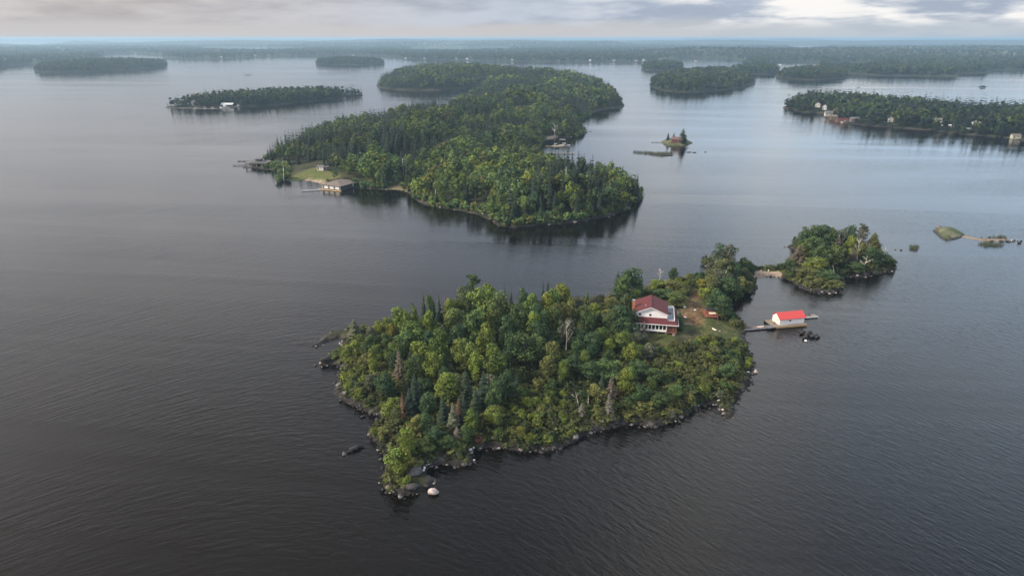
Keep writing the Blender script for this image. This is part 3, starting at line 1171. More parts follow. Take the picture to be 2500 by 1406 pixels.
MID_CLEAR = []
for (a, b, r) in ((815, 452, 11), (845, 446, 8), (782, 415, 6), (1278, 352, 7), (630, 400, 16), (1222, 256, 9), (610, 402, 14)):
    p = at(a, b, 1.0)
    MID_CLEAR.append((p.x, p.y, r))

x, y, z, d = scatter(mid, 5.3, 1.6, keep=mid_keep)
dist = np.hypot(x, y)
n = len(x)
gap = fbm(x, y, 17, 2, 177) > 0.27
x, y, z, d, dist = x[gap], y[gap], z[gap], d[gap], dist[gap]
n = len(x)
cn = fbm(x, y, 34, 2, 77)
front = sstep(-dist, -420, -330)
conif = 0.42 + (cn - 0.5) * 3.0 + 0.28 * np.where(d < 22, 1, 0) * front + 0.25 * sstep(dist, 650, 900)
kind = np.where(rng.random(n) < conif, 1, 0)
clump = sstep(fbm(x, y, 28, 3, 131), 0.3, 0.7)
Hh = np.where(kind == 1, rng.uniform(8.0, 15.0, n) + 5.0 * clump, rng.uniform(5.0, 9.5, n) + 6.0 * clump)
Hh *= np.where(d < 6, 0.72, 1.0)
W = np.where(kind == 0, rng.uniform(0.95, 1.45, n), rng.uniform(0.75, 1.05, n))
Cc = forest_colours(x, y, kind, 8, 60.0, bright=0.02) * np.array([0.90, 0.90, 0.95])
Cc = Cc * (1.0 + 0.15 * sstep(-dist, -420, -330)[:, None] * (kind == 0)[:, None])
Cc = Cc * (0.74 + 0.46 * sstep(fbm(x, y, 30, 2, 231), 0.3, 0.7))[:, None]
for (a, b) in ((1264, 424), (1502, 428), (1312, 441)):      # trees already turned yellow
    p = at(a, b, 13.0)
    j = np.argmin((x - p.x) ** 2 + (y - p.y) ** 2)
    Cc[j] = (0.21, 0.185, 0.03)
    Hh[j], W[j] = 10.0, 0.8
    kind[j] = 0
MID_TREES = (x, y, z, d, dist, kind, Hh, W, Cc)
order = np.argsort(dist)
# the ones that show largest stand as single trees, the rest is the wood
SINGLE_B, SINGLE_C = 90, 150
ib = [j for j in order if kind[j] == 0][:SINGLE_B]
ic = [j for j in order if kind[j] == 1][:SINGLE_C]
single = np.zeros(n, bool)
single[ib] = True
single[ic] = True
D1B_O = [(np_obj_mesh('crown', V, T, M_leaf), mb_mesh('trunk', proto_trunk(900 + i, L_, 0.016, limbs=4, n=5), M_bark)) for i, (V, T, L_) in
         enumerate(proto_broad(860 + i, 420, 0.062, crown=0.30, base=0.18, nlobe=11) for i in range(5))]
D1S_O = [(np_obj_mesh('crown', V, T, M_needle), mb_mesh('trunk', proto_trunk(920 + i, None, 0.013, 0.95, n=5), M_bark)) for i, (V, T, _) in
         enumerate(proto_spruce(880 + i, 19, 10, crown=0.175, power=0.75, wide=0.55) for i in range(4))]
MID_SINGLE = []
for j in list(ib) + list(ic):
    o = tree_obj('broadleaf_tree' if kind[j] == 0 else 'spruce_tree', D1B_O if kind[j] == 0 else D1S_O,
                 (x[j], y[j], z[j] - 0.15), Hh[j], W[j], Cc[j])
    MID_SINGLE.append((o, int(kind[j]), Cc[j], Hh[j]))
# spires that stand out along the skyline and the shore, placed one by one
for (a, b, h_) in ((1372, 379, 13), (1388, 386, 11), (1418, 381, 14), (1425, 388, 12), (1432, 387, 13), (1443, 385, 14), (1447, 389, 12), (1477, 396, 13), (1515, 404, 14), (1521, 402, 15),
                   (1557, 421, 15), (1543, 434, 11), (1549, 436, 11), (1484, 410, 12), (1462, 398, 12), (677, 338, 12), (685, 332, 14), (658, 352, 11), (652, 358, 9), (792, 296, 13), (808, 293, 12),
                   (826, 290, 13), (868, 288, 13), (880, 290, 12), (934, 264, 15), (943, 262, 14), (953, 262, 14), (958, 260, 15), (981, 254, 15), (992, 251, 15), (1046, 243, 17), (1110, 244, 15),
                   (1125, 246, 14), (1230, 488, 10), (1252, 484, 11), (1268, 480, 11), (1290, 470, 12), (1320, 474, 11), (1160, 470, 11), (1128, 462, 12), (1100, 468, 11), (1082, 456, 12), (1356, 462, 12),
                   (1410, 470, 12), (1438, 476, 12), (1465, 470, 11), (1040, 452, 12), (1055, 470, 10)):
    q = mid.ground(a, b, h_)
    if mid.sd(np.array([q.x]), np.array([q.y]))[0] < 0.3:
        continue
    c_ = pick_col(C_SPRUCE, rng) * 0.85
    o = tree_obj('spruce_tree', D1S_O, (q.x, q.y, q.z - .2), h_, 0.95, c_)
    MID_SINGLE.append((o, 1, c_, h_))
r_ = ~single
lodA = r_ & (dist < 760)
lodB = r_ & (dist >= 760)
gr = forest_groups(x[lodA], y[lodA], z[lodA] - .2, kind[lodA], Hh[lodA], W[lodA], Cc[lodA], {0: D1_BROAD, 1: D1_SPRUCE})
gr += forest_groups(x[lodB], y[lodB], z[lodB] - .2, kind[lodB], Hh[lodB] * 1.08, W[lodB], Cc[lodB], {0: D2_BROAD, 1: D2_SPRUCE})
o = merge_forest('forest', gr, M_leaf)
tag(o, 'dense mixed wood covering the large wooded island behind the house', 'forest', kind='stuff')
cnt['mid'] = n
# low shore bushes and understorey of the big island
x, y, z, d = scatter(mid, 3.0, 0.3, keep=lambda a, b: (mid.sd(a, b) < 7) & mid_keep(a, b))
n = len(x)
k = np.hypot(x, y) < 800
x, y, z = x[k], y[k], z[k]
n = len(x)
V, T, _ = proto_shrub(950, 60, 0.42, 4)
Cs = C_GREEN[rng.integers(len(C_GREEN), size=n)] * rng.uniform(0.7, 1.3, (n, 1))
Cs[::5] = C_OLIVE[0]
o = merge_forest('undergrowth', [(V, T, np.stack([x, y, z], 1), rng.uniform(1.5, 3.4, n), rng.uniform(0.8, 1.2, n), Cs)], M_leaf)
tag(o, 'low green bushes fringing the large wooded island shore', 'bushes', kind='stuff')

# ------------------------------------------------------------------ trees and shrubs of the near island
NEAR_OBJ = []      # (object, noun, look, centre)
LOOK = {'B': ('bright green', C_BRIGHT), 'G': ('mid green', C_GREEN), 'D': ('dark green', C_DARK), 'O': ('olive green', C_OLIVE),
        'Y': ('yellow-green', np.array([(0.138, 0.172, 0.028), (0.124, 0.160, 0.031)])), 'A': ('yellow', C_YELLOW),
        'N': ('dark', C_SPRUCE), 'W': ('grey-green', np.array([(0.085, 0.095, 0.060)])), 'S': ('silver-grey dead', C_SILVER), 'R': ('rust-brown dead', C_RUST),
        'P': ('grey-brown dying', np.array([(0.120, 0.100, 0.075)]))}
PLACED = []        # x, y, radius


def put_tree(kind, px, py, h, wpx, look, top=True):
    h = h * (1.1 if kind in 'bo' and h > 5 else 1.0)
    p = near.ground(px, py, h * 0.97 if top else 0.0)
    dist_ = math.sqrt(p.x ** 2 + p.y ** 2 + (CAM_H - p.z) ** 2)
    diam = wpx * dist_ / FPX
    name, protos, cr, noun = {'b': ('broadleaf_tree', P_BROAD, 0.37, 'broadleaf tree'), 'o': ('broadleaf_tree', P_OVAL, 0.27, 'slender broadleaf tree'),
                              's': ('spruce_tree', P_SPRUCE, 0.20, 'spruce'), 'p': ('pine_tree', P_PINE, 0.26, 'pine'),
                              'd': ('dead_conifer', P_DEADC, 0.18, 'conifer')}[kind]
    width = diam / 2 / (cr * h) * (1.2 if kind in 'bo' else 1.1)
    col = pick_col(LOOK[look][1], rng, 0.08)
    bark = (0.30, 0.28, 0.25) if kind in 'bo' else (0.13, 0.11, 0.09)
    o = tree_obj(name, protos, (p.x, p.y, p.z - 0.15), h, width, col, bark)
    NEAR_OBJ.append((o, noun, LOOK[look][0], p, h))
    PLACED.append((p.x, p.y, diam / 2))
    return o


TREES = [
    # left part (top pixel x, y, height m, crown width px, look)
    ('s', 863, 776, 6.0, 30, 'W'), ('b', 922, 783, 4.6, 28, 'B'), ('b', 945, 772, 5.2, 26, 'Y'), ('b', 955, 788, 5.0, 24, 'A'),
    ('b', 972, 748, 7.8, 36, 'B'), ('b', 990, 761, 7.5, 34, 'B'), ('b', 1002, 786, 7.5, 66, 'G'), ('o', 1007, 742, 8.2, 24, 'G'),
    ('s', 1032, 712, 10.0, 17, 'N'), ('s', 1048, 731, 9.0, 15, 'N'), ('s', 1059, 729, 9.0, 15, 'N'), ('s', 1070, 716, 10.0, 16, 'N'),
    ('d', 1032, 711, 10.2, 9, 'R'), ('d', 1086, 702, 10.2, 11, 'R'), ('o', 1047, 722, 9.0, 24, 'G'), ('b', 1098, 729, 8.6, 38, 'Y'),
    ('b', 1104, 752, 9.0, 68, 'G'), ('p', 1153, 670, 12.5, 50, 'D'), ('b', 1128, 702, 10.5, 44, 'G'), ('b', 1168, 704, 10.4, 66, 'B'),
    ('b', 1192, 696, 10.4, 46, 'B'), ('b', 1218, 712, 10.0, 56, 'G'), ('s', 1232, 692, 10.6, 14, 'N'), ('s', 1248, 700, 10.2, 13, 'N'),
    ('b', 1047, 760, 8.6, 32, 'B'), ('b', 1186, 788, 9.2, 46, 'Y'), ('b', 1126, 824, 8.8, 46, 'Y'), ('b', 1150, 838, 8.2, 52, 'G'),
    ('b', 1028, 831, 7.6, 52, 'B'), ('b', 1057, 858, 7.6, 44, 'Y'), ('b', 1162, 857, 7.8, 42, 'B'), ('b', 1206, 842, 9.2, 66, 'G'),
    ('b', 866, 831, 3.4, 38, 'Y'), ('b', 842, 853, 3.0, 32, 'Y'), ('d', 972, 851, 8.4, 34, 'P'), ('b', 938, 906, 6.6, 56, 'D'),
    ('b', 908, 874, 4.2, 30, 'Y'), ('b', 1092, 909, 7.6, 62, 'B'), ('s', 1136, 900, 9.6, 40, 'N'), ('s', 1180, 903, 9.8, 38, 'N'),
    ('b', 1240, 772, 9.6, 52, 'D'), ('b', 1246, 818, 8.6, 48, 'D'), ('b', 1234, 902, 7.6, 50, 'D'), ('o', 940, 812, 4.0, 26, 'G'),
    ('b', 890, 866, 3.2, 30, 'O'), ('b', 1075, 797, 8.6, 56, 'G'), ('b', 1118, 786, 9.0, 54, 'D'), ('b', 1160, 760, 9.6, 56, 'G'),
    ('b', 1204, 742, 9.8, 56, 'G'), ('b', 1010, 866, 7.0, 48, 'D'), ('b', 960, 838, 5.4, 40, 'G'), ('b', 985, 812, 6.6, 44, 'G'),
    # front left tip
    ('s', 1010, 911, 9.2, 34, 'N'), ('s', 998, 944, 7.6, 30, 'N'), ('d', 981, 957, 7.0, 22, 'R'), ('d', 1118, 966, 7.4, 24, 'R'),
    ('s', 1105, 981, 7.0, 28, 'W'), ('s', 1131, 958, 8.0, 22, 'N'), ('b', 955, 971, 5.2, 50, 'Y'), ('b', 992, 1043, 5.6, 40, 'B'),
    ('o', 962, 1094, 5.4, 50, 'B'), ('o', 984, 1088, 5.4, 40, 'B'), ('d', 1115, 1040, 3.8, 30, 'S'), ('b', 1152, 996, 5.6, 40, 'G'), ('b', 1204, 992, 4.4, 50, 'Y'),
    ('b', 1272, 1040, 2.8, 26, 'A'), ('d', 952, 1046, 2.6, 20, 'R'), ('b', 1040, 1010, 5.2, 46, 'D'), ('b', 1062, 1040, 4.2, 46, 'D'), ('b', 1016, 1012, 5.0, 40, 'O'),
    ('b', 936, 1040, 3.6, 36, 'O'), ('s', 1080, 960, 7.6, 26, 'N'), ('o', 965, 1000, 4.4, 32, 'O'), ('o', 974, 1120, 3.8, 34, 'Y'), ('b', 1035, 1070, 3.4, 44, 'G'),
    ('b', 1090, 1064, 3.0, 44, 'D'), ('b', 1135, 1040, 4.0, 40, 'D'), ('s', 1160, 940, 7.6, 28, 'N'), ('b', 1205, 930, 7.4, 44, 'G'),
    # middle
    ('b', 1279, 702, 9.8, 36, 'G'), ('b', 1300, 716, 9.4, 50, 'G'), ('s', 1326, 684, 10.4, 13, 'N'), ('s', 1338, 680, 10.8, 17, 'N'),
    ('b', 1374, 689, 9.6, 58, 'B'), ('b', 1352, 703, 9.2, 42, 'G'), ('b', 1335, 716, 9.2, 44, 'B'), ('b', 1310, 745, 9.0, 52, 'D'),
    ('b', 1355, 745, 8.6, 44, 'G'), ('b', 1390, 732, 8.8, 40, 'O'), ('b', 1362, 742, 8.4, 38, 'O'), ('b', 1304, 762, 8.4, 44, 'B'),
    ('b', 1262, 742, 9.4, 48, 'D'), ('b', 1280, 812, 8.4, 78, 'D'), ('b', 1322, 822, 8.0, 44, 'D'), ('b', 1252, 776, 8.8, 40, 'D'), ('b', 1312, 784, 8.4, 50, 'D'),
    ('b', 1385, 778, 8.0, 40, 'W'), ('o', 1350, 834, 7.8, 40, 'O'), ('b', 1340, 868, 6.0, 50, 'O'), ('b', 1430, 760, 6.6, 40, 'D'), ('b', 1428, 745, 6.6, 40, 'G'),
    ('s', 1434, 706, 5.0, 12, 'D'), ('b', 1455, 738, 5.0, 44, 'Y'), ('b', 1416, 800, 6.0, 46, 'D'), ('b', 1445, 812, 5.6, 46, 'D'), ('b', 1470, 800, 5.2, 44, 'G'),
    ('s', 1510, 660, 10.4, 32, 'N'), ('b', 1543, 656, 10.6, 54, 'D'), ('b', 1528, 676, 9.4, 46, 'D'), ('b', 1562, 676, 8.0, 28, 'D'),
    ('b', 1518, 743, 7.8, 70, 'D'), ('b', 1498, 762, 6.4, 44, 'D'), ('b', 1534, 750, 6.6, 44, 'D'), ('b', 1522, 772, 5.6, 50, 'D'), ('o', 1554, 707, 5.8, 26, 'Y'), ('b', 1646, 653, 5.8, 28, 'D'), ('s', 1700, 663, 3.2, 20, 'D'),
    ('b', 1606, 682, 4.2, 46, 'Y'), ('b', 1640, 684, 3.6, 50, 'O'), ('b', 1668, 690, 3.4, 40, 'O'), ('b', 1618, 704, 4.4, 52, 'G'), ('b', 1650, 712, 4.2, 48, 'G'),
    ('b', 1582, 706, 3.8, 34, 'G'), ('s', 1660, 757, 5.8, 22, 'D'), ('s', 1558, 787, 5.4, 22, 'N'), ('d', 1574, 783, 5.4, 22, 'P'),
    ('b', 1524, 806, 5.4, 56, 'G'), ('o', 1542, 834, 5.6, 46, 'Y'), ('b', 1585, 838, 4.8, 40, 'W'), ('b', 1485, 880, 5.0, 66, 'G'),
    ('o', 1530, 903, 6.6, 48, 'Y'), ('d', 1494, 916, 6.4, 34, 'P'), ('d', 1488, 960, 5.6, 26, 'S'), ('d', 1420, 984, 3.4, 24, 'S'), ('b', 1774, 889, 4.0, 48, 'G'),
    ('b', 1440, 880, 5.2, 56, 'D'), ('b', 1400, 862, 5.6, 48, 'D'), ('b', 1560, 880, 4.6, 46, 'D'), ('b', 1600, 900, 4.2, 44, 'D'), ('b', 1565, 940, 4.4, 46, 'D'),
    ('b', 1610, 960, 3.6, 46, 'D'), ('b', 1460, 940, 4.4, 44, 'O'), ('b', 1650, 940, 3.4, 48, 'G'),
    # neck by the clearing
    ('b', 1764, 595, 10.0, 38, 'D'), ('b', 1785, 597, 9.8, 42, 'W'), ('b', 1748, 622, 7.6, 32, 'W'), ('b', 1818, 630, 6.0, 40, 'D'), ('b', 1832, 645, 4.6, 30, 'D'),
    ('b', 1823, 656, 5.0, 34, 'O'), ('b', 1770, 632, 8.0, 48, 'O'), ('b', 1795, 640, 7.2, 42, 'D'), ('b', 1750, 704, 6.4, 44, 'D'),
    ('b', 1770, 722, 6.8, 48, 'D'), ('b', 1780, 676, 7.0, 52, 'D'), ('b', 1812, 676, 5.2, 44, 'O'), ('b', 1740, 672, 6.4, 40, 'O'), ('b', 1720, 680, 3.6, 32, 'A'),
    ('b', 1756, 656, 7.2, 42, 'W'), ('b', 1826, 690, 3.4, 36, 'G'), ('b', 1800, 704, 4.2, 40, 'D'), ('b', 1722, 702, 3.6, 30, 'Y'),
    # islet beyond the beach
    ('b', 1991, 549, 10.4, 50, 'D'), ('b', 2016, 551, 10.4, 56, 'D'), ('b', 2036, 557, 9.6, 34, 'D'), ('b', 1964, 566, 9.0, 32, 'D'),
    ('b', 2082, 549, 9.6, 30, 'D'), ('p', 2106, 546, 10.2, 34, 'W'), ('d', 2104, 552, 9.0, 34, 'S'), ('s', 2138, 566, 8.8, 36, 'O'), ('b', 1966, 588, 7.0, 34, 'A'),
    ('d', 1954, 597, 8.0, 42, 'P'), ('d', 2048, 578, 8.6, 34, 'P'), ('b', 2082, 577, 8.0, 28, 'Y'), ('d', 2086, 602, 6.8, 26, 'P'), ('b', 2044, 600, 7.4, 44, 'G'),
    ('b', 1994, 628, 5.4, 46, 'Y'), ('b', 2130, 604, 6.6, 40, 'D'), ('b', 2150, 612, 5.4, 36, 'D'), ('b', 2010, 596, 8.2, 40, 'D'), ('b', 1985, 580, 8.6, 44, 'D'), ('b', 2060, 560, 8.6, 28, 'W'),
    ('b', 1930, 634, 3.6, 30, 'D'), ('b', 2090, 640, 3.8, 44, 'D'), ('b', 2020, 660, 3.6, 46, 'G'), ('b', 1975, 655, 3.8, 46, 'O'), ('b', 2040, 682, 2.8, 36, 'O'), ('b', 2110, 590, 7.4, 34, 'O'),
]
for t_ in TREES:
    put_tree(*t_)

Z_WOOD = px_poly([(880, 850), (960, 806), (1060, 790), (1200, 770), (1400, 752), (1500, 752), (1520, 800), (1560, 850), (1600, 900), (1560, 960), (1450, 960),
                  (1330, 930), (1260, 960), (1230, 1000), (1150, 1040), (1080, 1080), (1000, 1110), (960, 1020), (900, 960)], 0, 3.0)
Z_HOUSE = px_poly([(1540, 812), (1662, 815), (1660, 750), (1545, 742)], 0, 3.8)
Z_PATIO = px_poly([(1706, 775), (1756, 776), (1752, 738), (1710, 738)], 0, 3.8)
Z_TIP = px_poly([(1000, 1152), (1045, 1148), (1070, 1170), (1060, 1200), (990, 1215), (990, 1180)], 0, 1.0)
Z_SPIT = px_poly([(755, 850), (780, 820), (850, 800), (870, 830), (845, 850), (800, 860)], 0, 0.5)
KEEP_SIGHT = px_poly([(1570, 820), (1650, 812), (1720, 800), (1800, 800), (1812, 818), (1740, 824), (1660, 850), (1600, 856), (1575, 846)], 0, 3.4)


def near_keep(x, y):
    k = np.ones(len(x), bool)
    for Zp, m in ((Z_LAWN, 0.6), (Z_HOUSE, 1.0), (Z_PATIO, 0.3), (Z_BEACH, 0.6), (Z_TIP, 0.0), (Z_SPIT, 0.0), (KEEP_SIGHT, 0.0)):
        k &= ~(poly_sd(x, y, Zp) > -m)
    return k


def free(x, y, r, f=0.62):
    A = np.array(PLACED)
    return bool((((x - A[:, 0]) ** 2 + (y - A[:, 1]) ** 2) > (f * (r + A[:, 2])) ** 2).all())


# fill the wood between the named trees
x, y, z, d = scatter(near, 4.2, 2.5, keep=lambda a, b: near_keep(a, b) & (poly_sd(a, b, Z_WOOD) > 0))
for j in rng.permutation(len(x)):
    r = rng.uniform(1.6, 2.6)
    if not free(x[j], y[j], r, 0.72):
        continue
    px, py = to_px((x[j], y[j], z[j]))
    ev = rng.random() < 0.16
    h = rng.uniform(4.2, 6.6) * (0.75 if px > 1380 else 1.0)
    if ev:
        o = tree_obj('spruce_tree', P_SPRUCE, (x[j], y[j], z[j] - .15), h, rng.uniform(0.9, 1.2), pick_col(C_SPRUCE, rng))
        NEAR_OBJ.append((o, 'spruce', 'dark', Vector((x[j], y[j], z[j])), h))
    else:
        lk = rng.choice(['G', 'D', 'D', 'D', 'O', 'B', 'W'])
        o = tree_obj('broadleaf_tree', P_BROAD, (x[j], y[j], z[j] - .15), h, r / (0.37 * h), pick_col(LOOK[lk][1], rng), (0.26, 0.24, 0.21))
        NEAR_OBJ.append((o, 'broadleaf tree', LOOK[lk][0], Vector((x[j], y[j], z[j])), h))
    PLACED.append((x[j], y[j], r))

# shrubs
SHRUB_Z = np.zeros(0)
x, y, z, d = scatter(near, 3.3, 0.7, keep=near_keep)
INW = poly_sd(x, y, Z_WOOD) > 0
cand = []
for j in rng.permutation(len(x)):
    px, py = to_px((x[j], y[j], z[j]))
    inw = INW[j]
    r = rng.uniform(1.3, 2.1)
    if len(cand) >= 298:
        break
    if not free(x[j], y[j], r, 0.58 if not inw else 0.95):
        continue
    cand.append(j)
    PLACED.append((x[j], y[j], r * 0.75))
    right_side = px > 1540
    h = rng.uniform(1.4, 2.6) * (1.15 if right_side else 1.0) * (0.7 if d[j] < 2 else 1.0)
    nz = fbm(np.array([x[j]]), np.array([y[j]]), 9.0, 3, 201)[0]
    if px < 960:
        lk = rng.choice(['Y', 'Y', 'O', 'B', 'G'])
    elif px > 1830:
        lk = rng.choice(['G', 'O', 'D', 'O', 'W'])
    elif px > 1540 and py < 960:
        lk = rng.choice(['Y', 'Y', 'O', 'O', 'G']) if nz > 0.40 else rng.choice(['G', 'O', 'D'])
    elif py > 950 and px < 1410:
        lk = rng.choice(['Y', 'Y', 'O', 'B', 'B']) if nz > 0.40 else rng.choice(['G', 'O', 'Y', 'A'])
    elif px > 1380:
        lk = rng.choice(['G', 'D', 'D', 'O', 'W'])
    else:
        lk = rng.choice(['G', 'D', 'O', 'W'])
    col = pick_col(LOOK[lk][1], rng, 0.12) * 0.92
    if rng.random() < 0.004:
        col, lk = np.array((0.16, 0.075, 0.045)), 'R'
    o = link('shrub', P_SHRUB[rng.integers(len(P_SHRUB))])
    o.location = (x[j], y[j], z[j] - 0.1)
    o.rotation_euler = (0, 0, rng.uniform(0, 6.28))
    o.scale = (r * 1.15, r * 1.15, h)
    o.color = (*[float(v) for v in col], 1)
    NEAR_OBJ.append((o, 'shrub', 'red-leaved' if lk == 'R' else LOOK[lk][0], Vector((x[j], y[j], z[j])), h))
cnt['shrubs'] = len(cand)
cnt['near'] = len(NEAR_OBJ)

# ground cover: low brush between everything
x, y, z, d = scatter(near, 1.25, 0.5, keep=lambda a, b: near_keep(a, b))
n = len(x)
nz = fbm(x, y, 7.0, 3, 301)
Cs = lerp((0.050, 0.070, 0.022), (0.098, 0.108, 0.032), sstep(nz, 0.35, 0.65)) * rng.uniform(0.6, 1.35, (n, 1))
red = rng.random(n) < 0.004
Cs[red] = (0.13, 0.07, 0.035)
grp = []
for i in range(3):
    V, T, _ = proto_shrub(960 + i, 40, 0.34, 4)
    s_ = slice(i, None, 3)
    m_ = len(x[s_])
    hh = rng.uniform(0.5, 1.7, m_) * np.where(d[s_] < 1.6, 0.6, 1.0)
    grp.append((V, T, np.stack([x[s_], y[s_], z[s_] - 0.05], 1), hh, rng.uniform(1.0, 1.7, m_), Cs[s_]))
o = merge_forest('undergrowth', grp, M_leaf)
tag(o, 'low brush and ferns between the trees on the house island', 'undergrowth', kind='stuff')
# grass tufts on the strand and along the clearing
xs_, ys_ = rng.uniform(near.lo[0], near.hi[0], 60000), rng.uniform(near.lo[1], near.hi[1], 60000)
k = (poly_sd(xs_, ys_, Z_GRASSB) > 0) | ((poly_sd(xs_, ys_, Z_LAWN) > 0.2) & (poly_sd(xs_, ys_, Z_HOUSE) < 0) & (rng.random(60000) < 0.55))
xs_, ys_ = xs_[k], ys_[k]
zs_ = near.h(xs_, ys_)
n = len(xs_)
V = np.array([(-.5, 0, 0), (.5, 0, 0), (.35, .3, 1), (-.35, .2, 1), (0, -.5, 0), (0, .5, 0), (.25, .35, .8), (.2, -.35, .8)])
T = np.ones((8, 3))
onlawn = poly_sd(xs_, ys_, Z_GRASSB) < 0
onpath = sstep(poly_sd(xs_, ys_, Z_PATH), -1.0, 2.0)
Cg = lerp((0.055, 0.075, 0.020), (0.100, 0.095, 0.035), rng.random(n))
Cg = lerp(Cg, (0.14, 0.10, 0.055), onpath * 0.9)
o = merge_forest('grass', [(V, T, np.stack([xs_, ys_, zs_ - .02], 1), np.where(onlawn, 0.13, 0.4) * rng.uniform(.6, 1.4, n), np.where(onlawn, 1.6, 0.9), Cg)], M_leaf)
tag(o, 'short grass on the clearing beside the house and on the strand', 'grass', kind='stuff')


# --- dead standing trunks
def snag(name_px, h, look, label, r=0.13, limbs=6, lean=0.0, top=True, spread=0.45, pale=(0.52, 0.48, 0.43), land=near, rz=None):
    px, py = name_px
    p = land.ground(px, py, h if top else 0)
    g = random.Random(int(px * 31 + py))
    root = empty('dead_tree', (p.x, p.y, p.z - 0.2), g.uniform(0, 6.28) if rz is None else rz)
    root.rotation_euler[1] = lean
    mb = MB()
    pts = [Vector((0, 0, 0))]
    for i in range(1, 5):
        pts.append(Vector((pts[-1].x + g.uniform(-.06, .06) * h * .5, pts[-1].y + g.uniform(-.05, .05) * h * .5, h * i / 4)))
    for i in range(4):
        mb.tube(pts[i], pts[i + 1], r * (1 - .22 * i), r * (1 - .22 * (i + 1)) + 0.01, 6)
    t_ = mb.build('trunk', M_bark, root)
    for i in range(limbs):
        s_ = g.uniform(0.35, 0.85)
        k0 = min(3, int(s_ * 4))
        f = s_ * 4 - k0
        b = pts[k0].lerp(pts[k0 + 1], f)
        a = g.uniform(0, 6.28)
        L_ = h * (1 - s_ * 0.55) * g.uniform(0.3, 0.55)
        e = b + Vector((math.cos(a) * L_ * spread, math.sin(a) * L_ * spread, L_ * 0.75))
        mid_ = b.lerp(e, 0.5) + Vector((math.cos(a), math.sin(a), 0)) * L_ * 0.03
        m2 = MB()
        m2.tube(b, mid_, r * 0.5, r * 0.36, 5).tube(mid_, e, r * 0.36, 0.02, 5)
        for q in range(3):
            a2 = g.uniform(0, 6.28)
            e2 = mid_.lerp(e, g.random()) 
            m2.tube(e2, e2 + Vector((math.cos(a2) * .4, math.sin(a2) * .4, .5)) * L_ * .5, r * 0.2, 0.012, 4)
        l_ = m2.build('limb', M_bark, root)
        l_.color = (*pale, 1)
    t_.color = (*pale, 1)
    for ob in [t_] + list(root.children):
        if ob.type == 'MESH' and 'tint' not in ob.data.attributes:
            a_ = ob.data.color_attributes.new('tint', 'FLOAT_COLOR', 'POINT')
            a_.data.foreach_set('color', np.ones(len(ob.data.vertices) * 4, np.float32))
    tag(root, label, 'dead tree', 'bleached dead trees')
    return root


snag((1384, 782), 9.0, 'S', 'white-barked dead birch forking in the dark wood left of the house', 0.12, 6, 0.08, pale=(.40, .38, .35))
snag((1415, 954), 4.2, 'S', 'forked bleached snag leaning over the front shore shrubs', 0.11, 3, 0.25, spread=0.6, rz=3.0)
snag((1475, 1004), 2.8, 'S', 'short bent bleached trunk low on the front shore', 0.09, 3, 0.6, spread=0.7)
snag((1436, 962), 3.6, 'S', 'thin broken grey pole standing among front shore shrubs', 0.08, 1, 0.05)
snag((1612, 656), 4.6, 'S', 'bare grey twiggy tree on the skyline behind the house', 0.09, 12, 0.0, spread=0.7)
snag((2103, 580), 9.5, 'S', 'tall white snag with many upright limbs on the wooded islet', 0.17, 8, 0.0, spread=0.6)
snag((2126, 590), 8.0, 'S', 'smaller white snag beside the tall one on the wooded islet', 0.13, 6, 0.1, spread=0.6)
snag((2117, 623), 6.4, 'S', 'white snag with outstretched arms at the islet waterline', 0.16, 8, 0.0, spread=1.1)
snag((2048, 646), 5.0, 'S', 'white trunk leaning toward the water on the islet bay', 0.13, 2, 0.35, spread=0.5, rz=2.8)
snag((2001, 604), 7.0, 'S', 'double white snag in the middle of the wooded islet', 0.12, 5, 0.0)
snag((2019, 612), 6.0, 'S', 'short grey snag beside the double white one on the islet', 0.10, 3, 0.1)
snag((2160, 602), 6.4, 'S', 'pale bare tree near the outer tip of the islet', 0.10, 6, 0.1, spread=0.7)
snag((1976, 554), 9.2, 'S', 'thin bare spire above the dark islet crowns', 0.08, 6, 0.0, spread=0.3, pale=(0.25, 0.23, 0.21))
snag((1770, 655), 7.5, 'S', 'bleached branchy snag in front of the neck pines', 0.12, 7, 0.1, spread=0.9)
snag((1478, 714), 3.6, 'S', 'first of two tan stubs standing behind the wood left of the house', 0.12, 0, 0.0, pale=(0.34, 0.22, 0.13))
snag((1486, 711), 3.8, 'S', 'second of two tan stubs, nearer the house', 0.12, 0, 0.0, pale=(0.34, 0.22, 0.13))
snag((975, 1124), 3.0, 'S', 'pale bare aspen stem at the rocky front tip', 0.07, 3, 0.0, pale=(0.42, 0.40, 0.36))

# ------------------------------------------------------------------ building materials
M_white = plain('white_siding', (0.78, 0.77, 0.78), 0.6, 0.06, 0.7)
M_cream = plain('cream_siding_and_warm_light', (0.70, 0.66, 0.56), 0.6, 0.08, 0.8)  # cream walls; also the painted warm sunlight on the floating boathouse end
M_redroof = plain('dark_red_shingle', (0.092, 0.016, 0.019), 0.85, 0.16, 1.5)
M_bright = plain('bright_red_metal', (0.52, 0.060, 0.055), 0.6, 0.08, 0.8, streak=(6, 0.4, 1))
M_dark = plain('dark_glass', (0.012, 0.014, 0.018), 0.12, 0.2, 1.0)
M_wood = plain('weathered_wood', (0.21, 0.175, 0.14), 0.9, 0.3, 1.5, streak=(0.5, 6, 1))
M_tan = plain('new_timber', (0.42, 0.28, 0.13), 0.8, 0.2, 2.0)
M_redwood = plain('red_stained_deck', (0.24, 0.085, 0.055), 0.8, 0.2, 2.0)
M_brick = plain('orange_brick', (0.40, 0.15, 0.075), 0.9, 0.25, 5.0)
M_grey = plain('grey_membrane', (0.26, 0.28, 0.32), 0.7, 0.2, 1.5)
M_trim = plain('white_trim', (0.80, 0.80, 0.80), 0.5, 0.05)
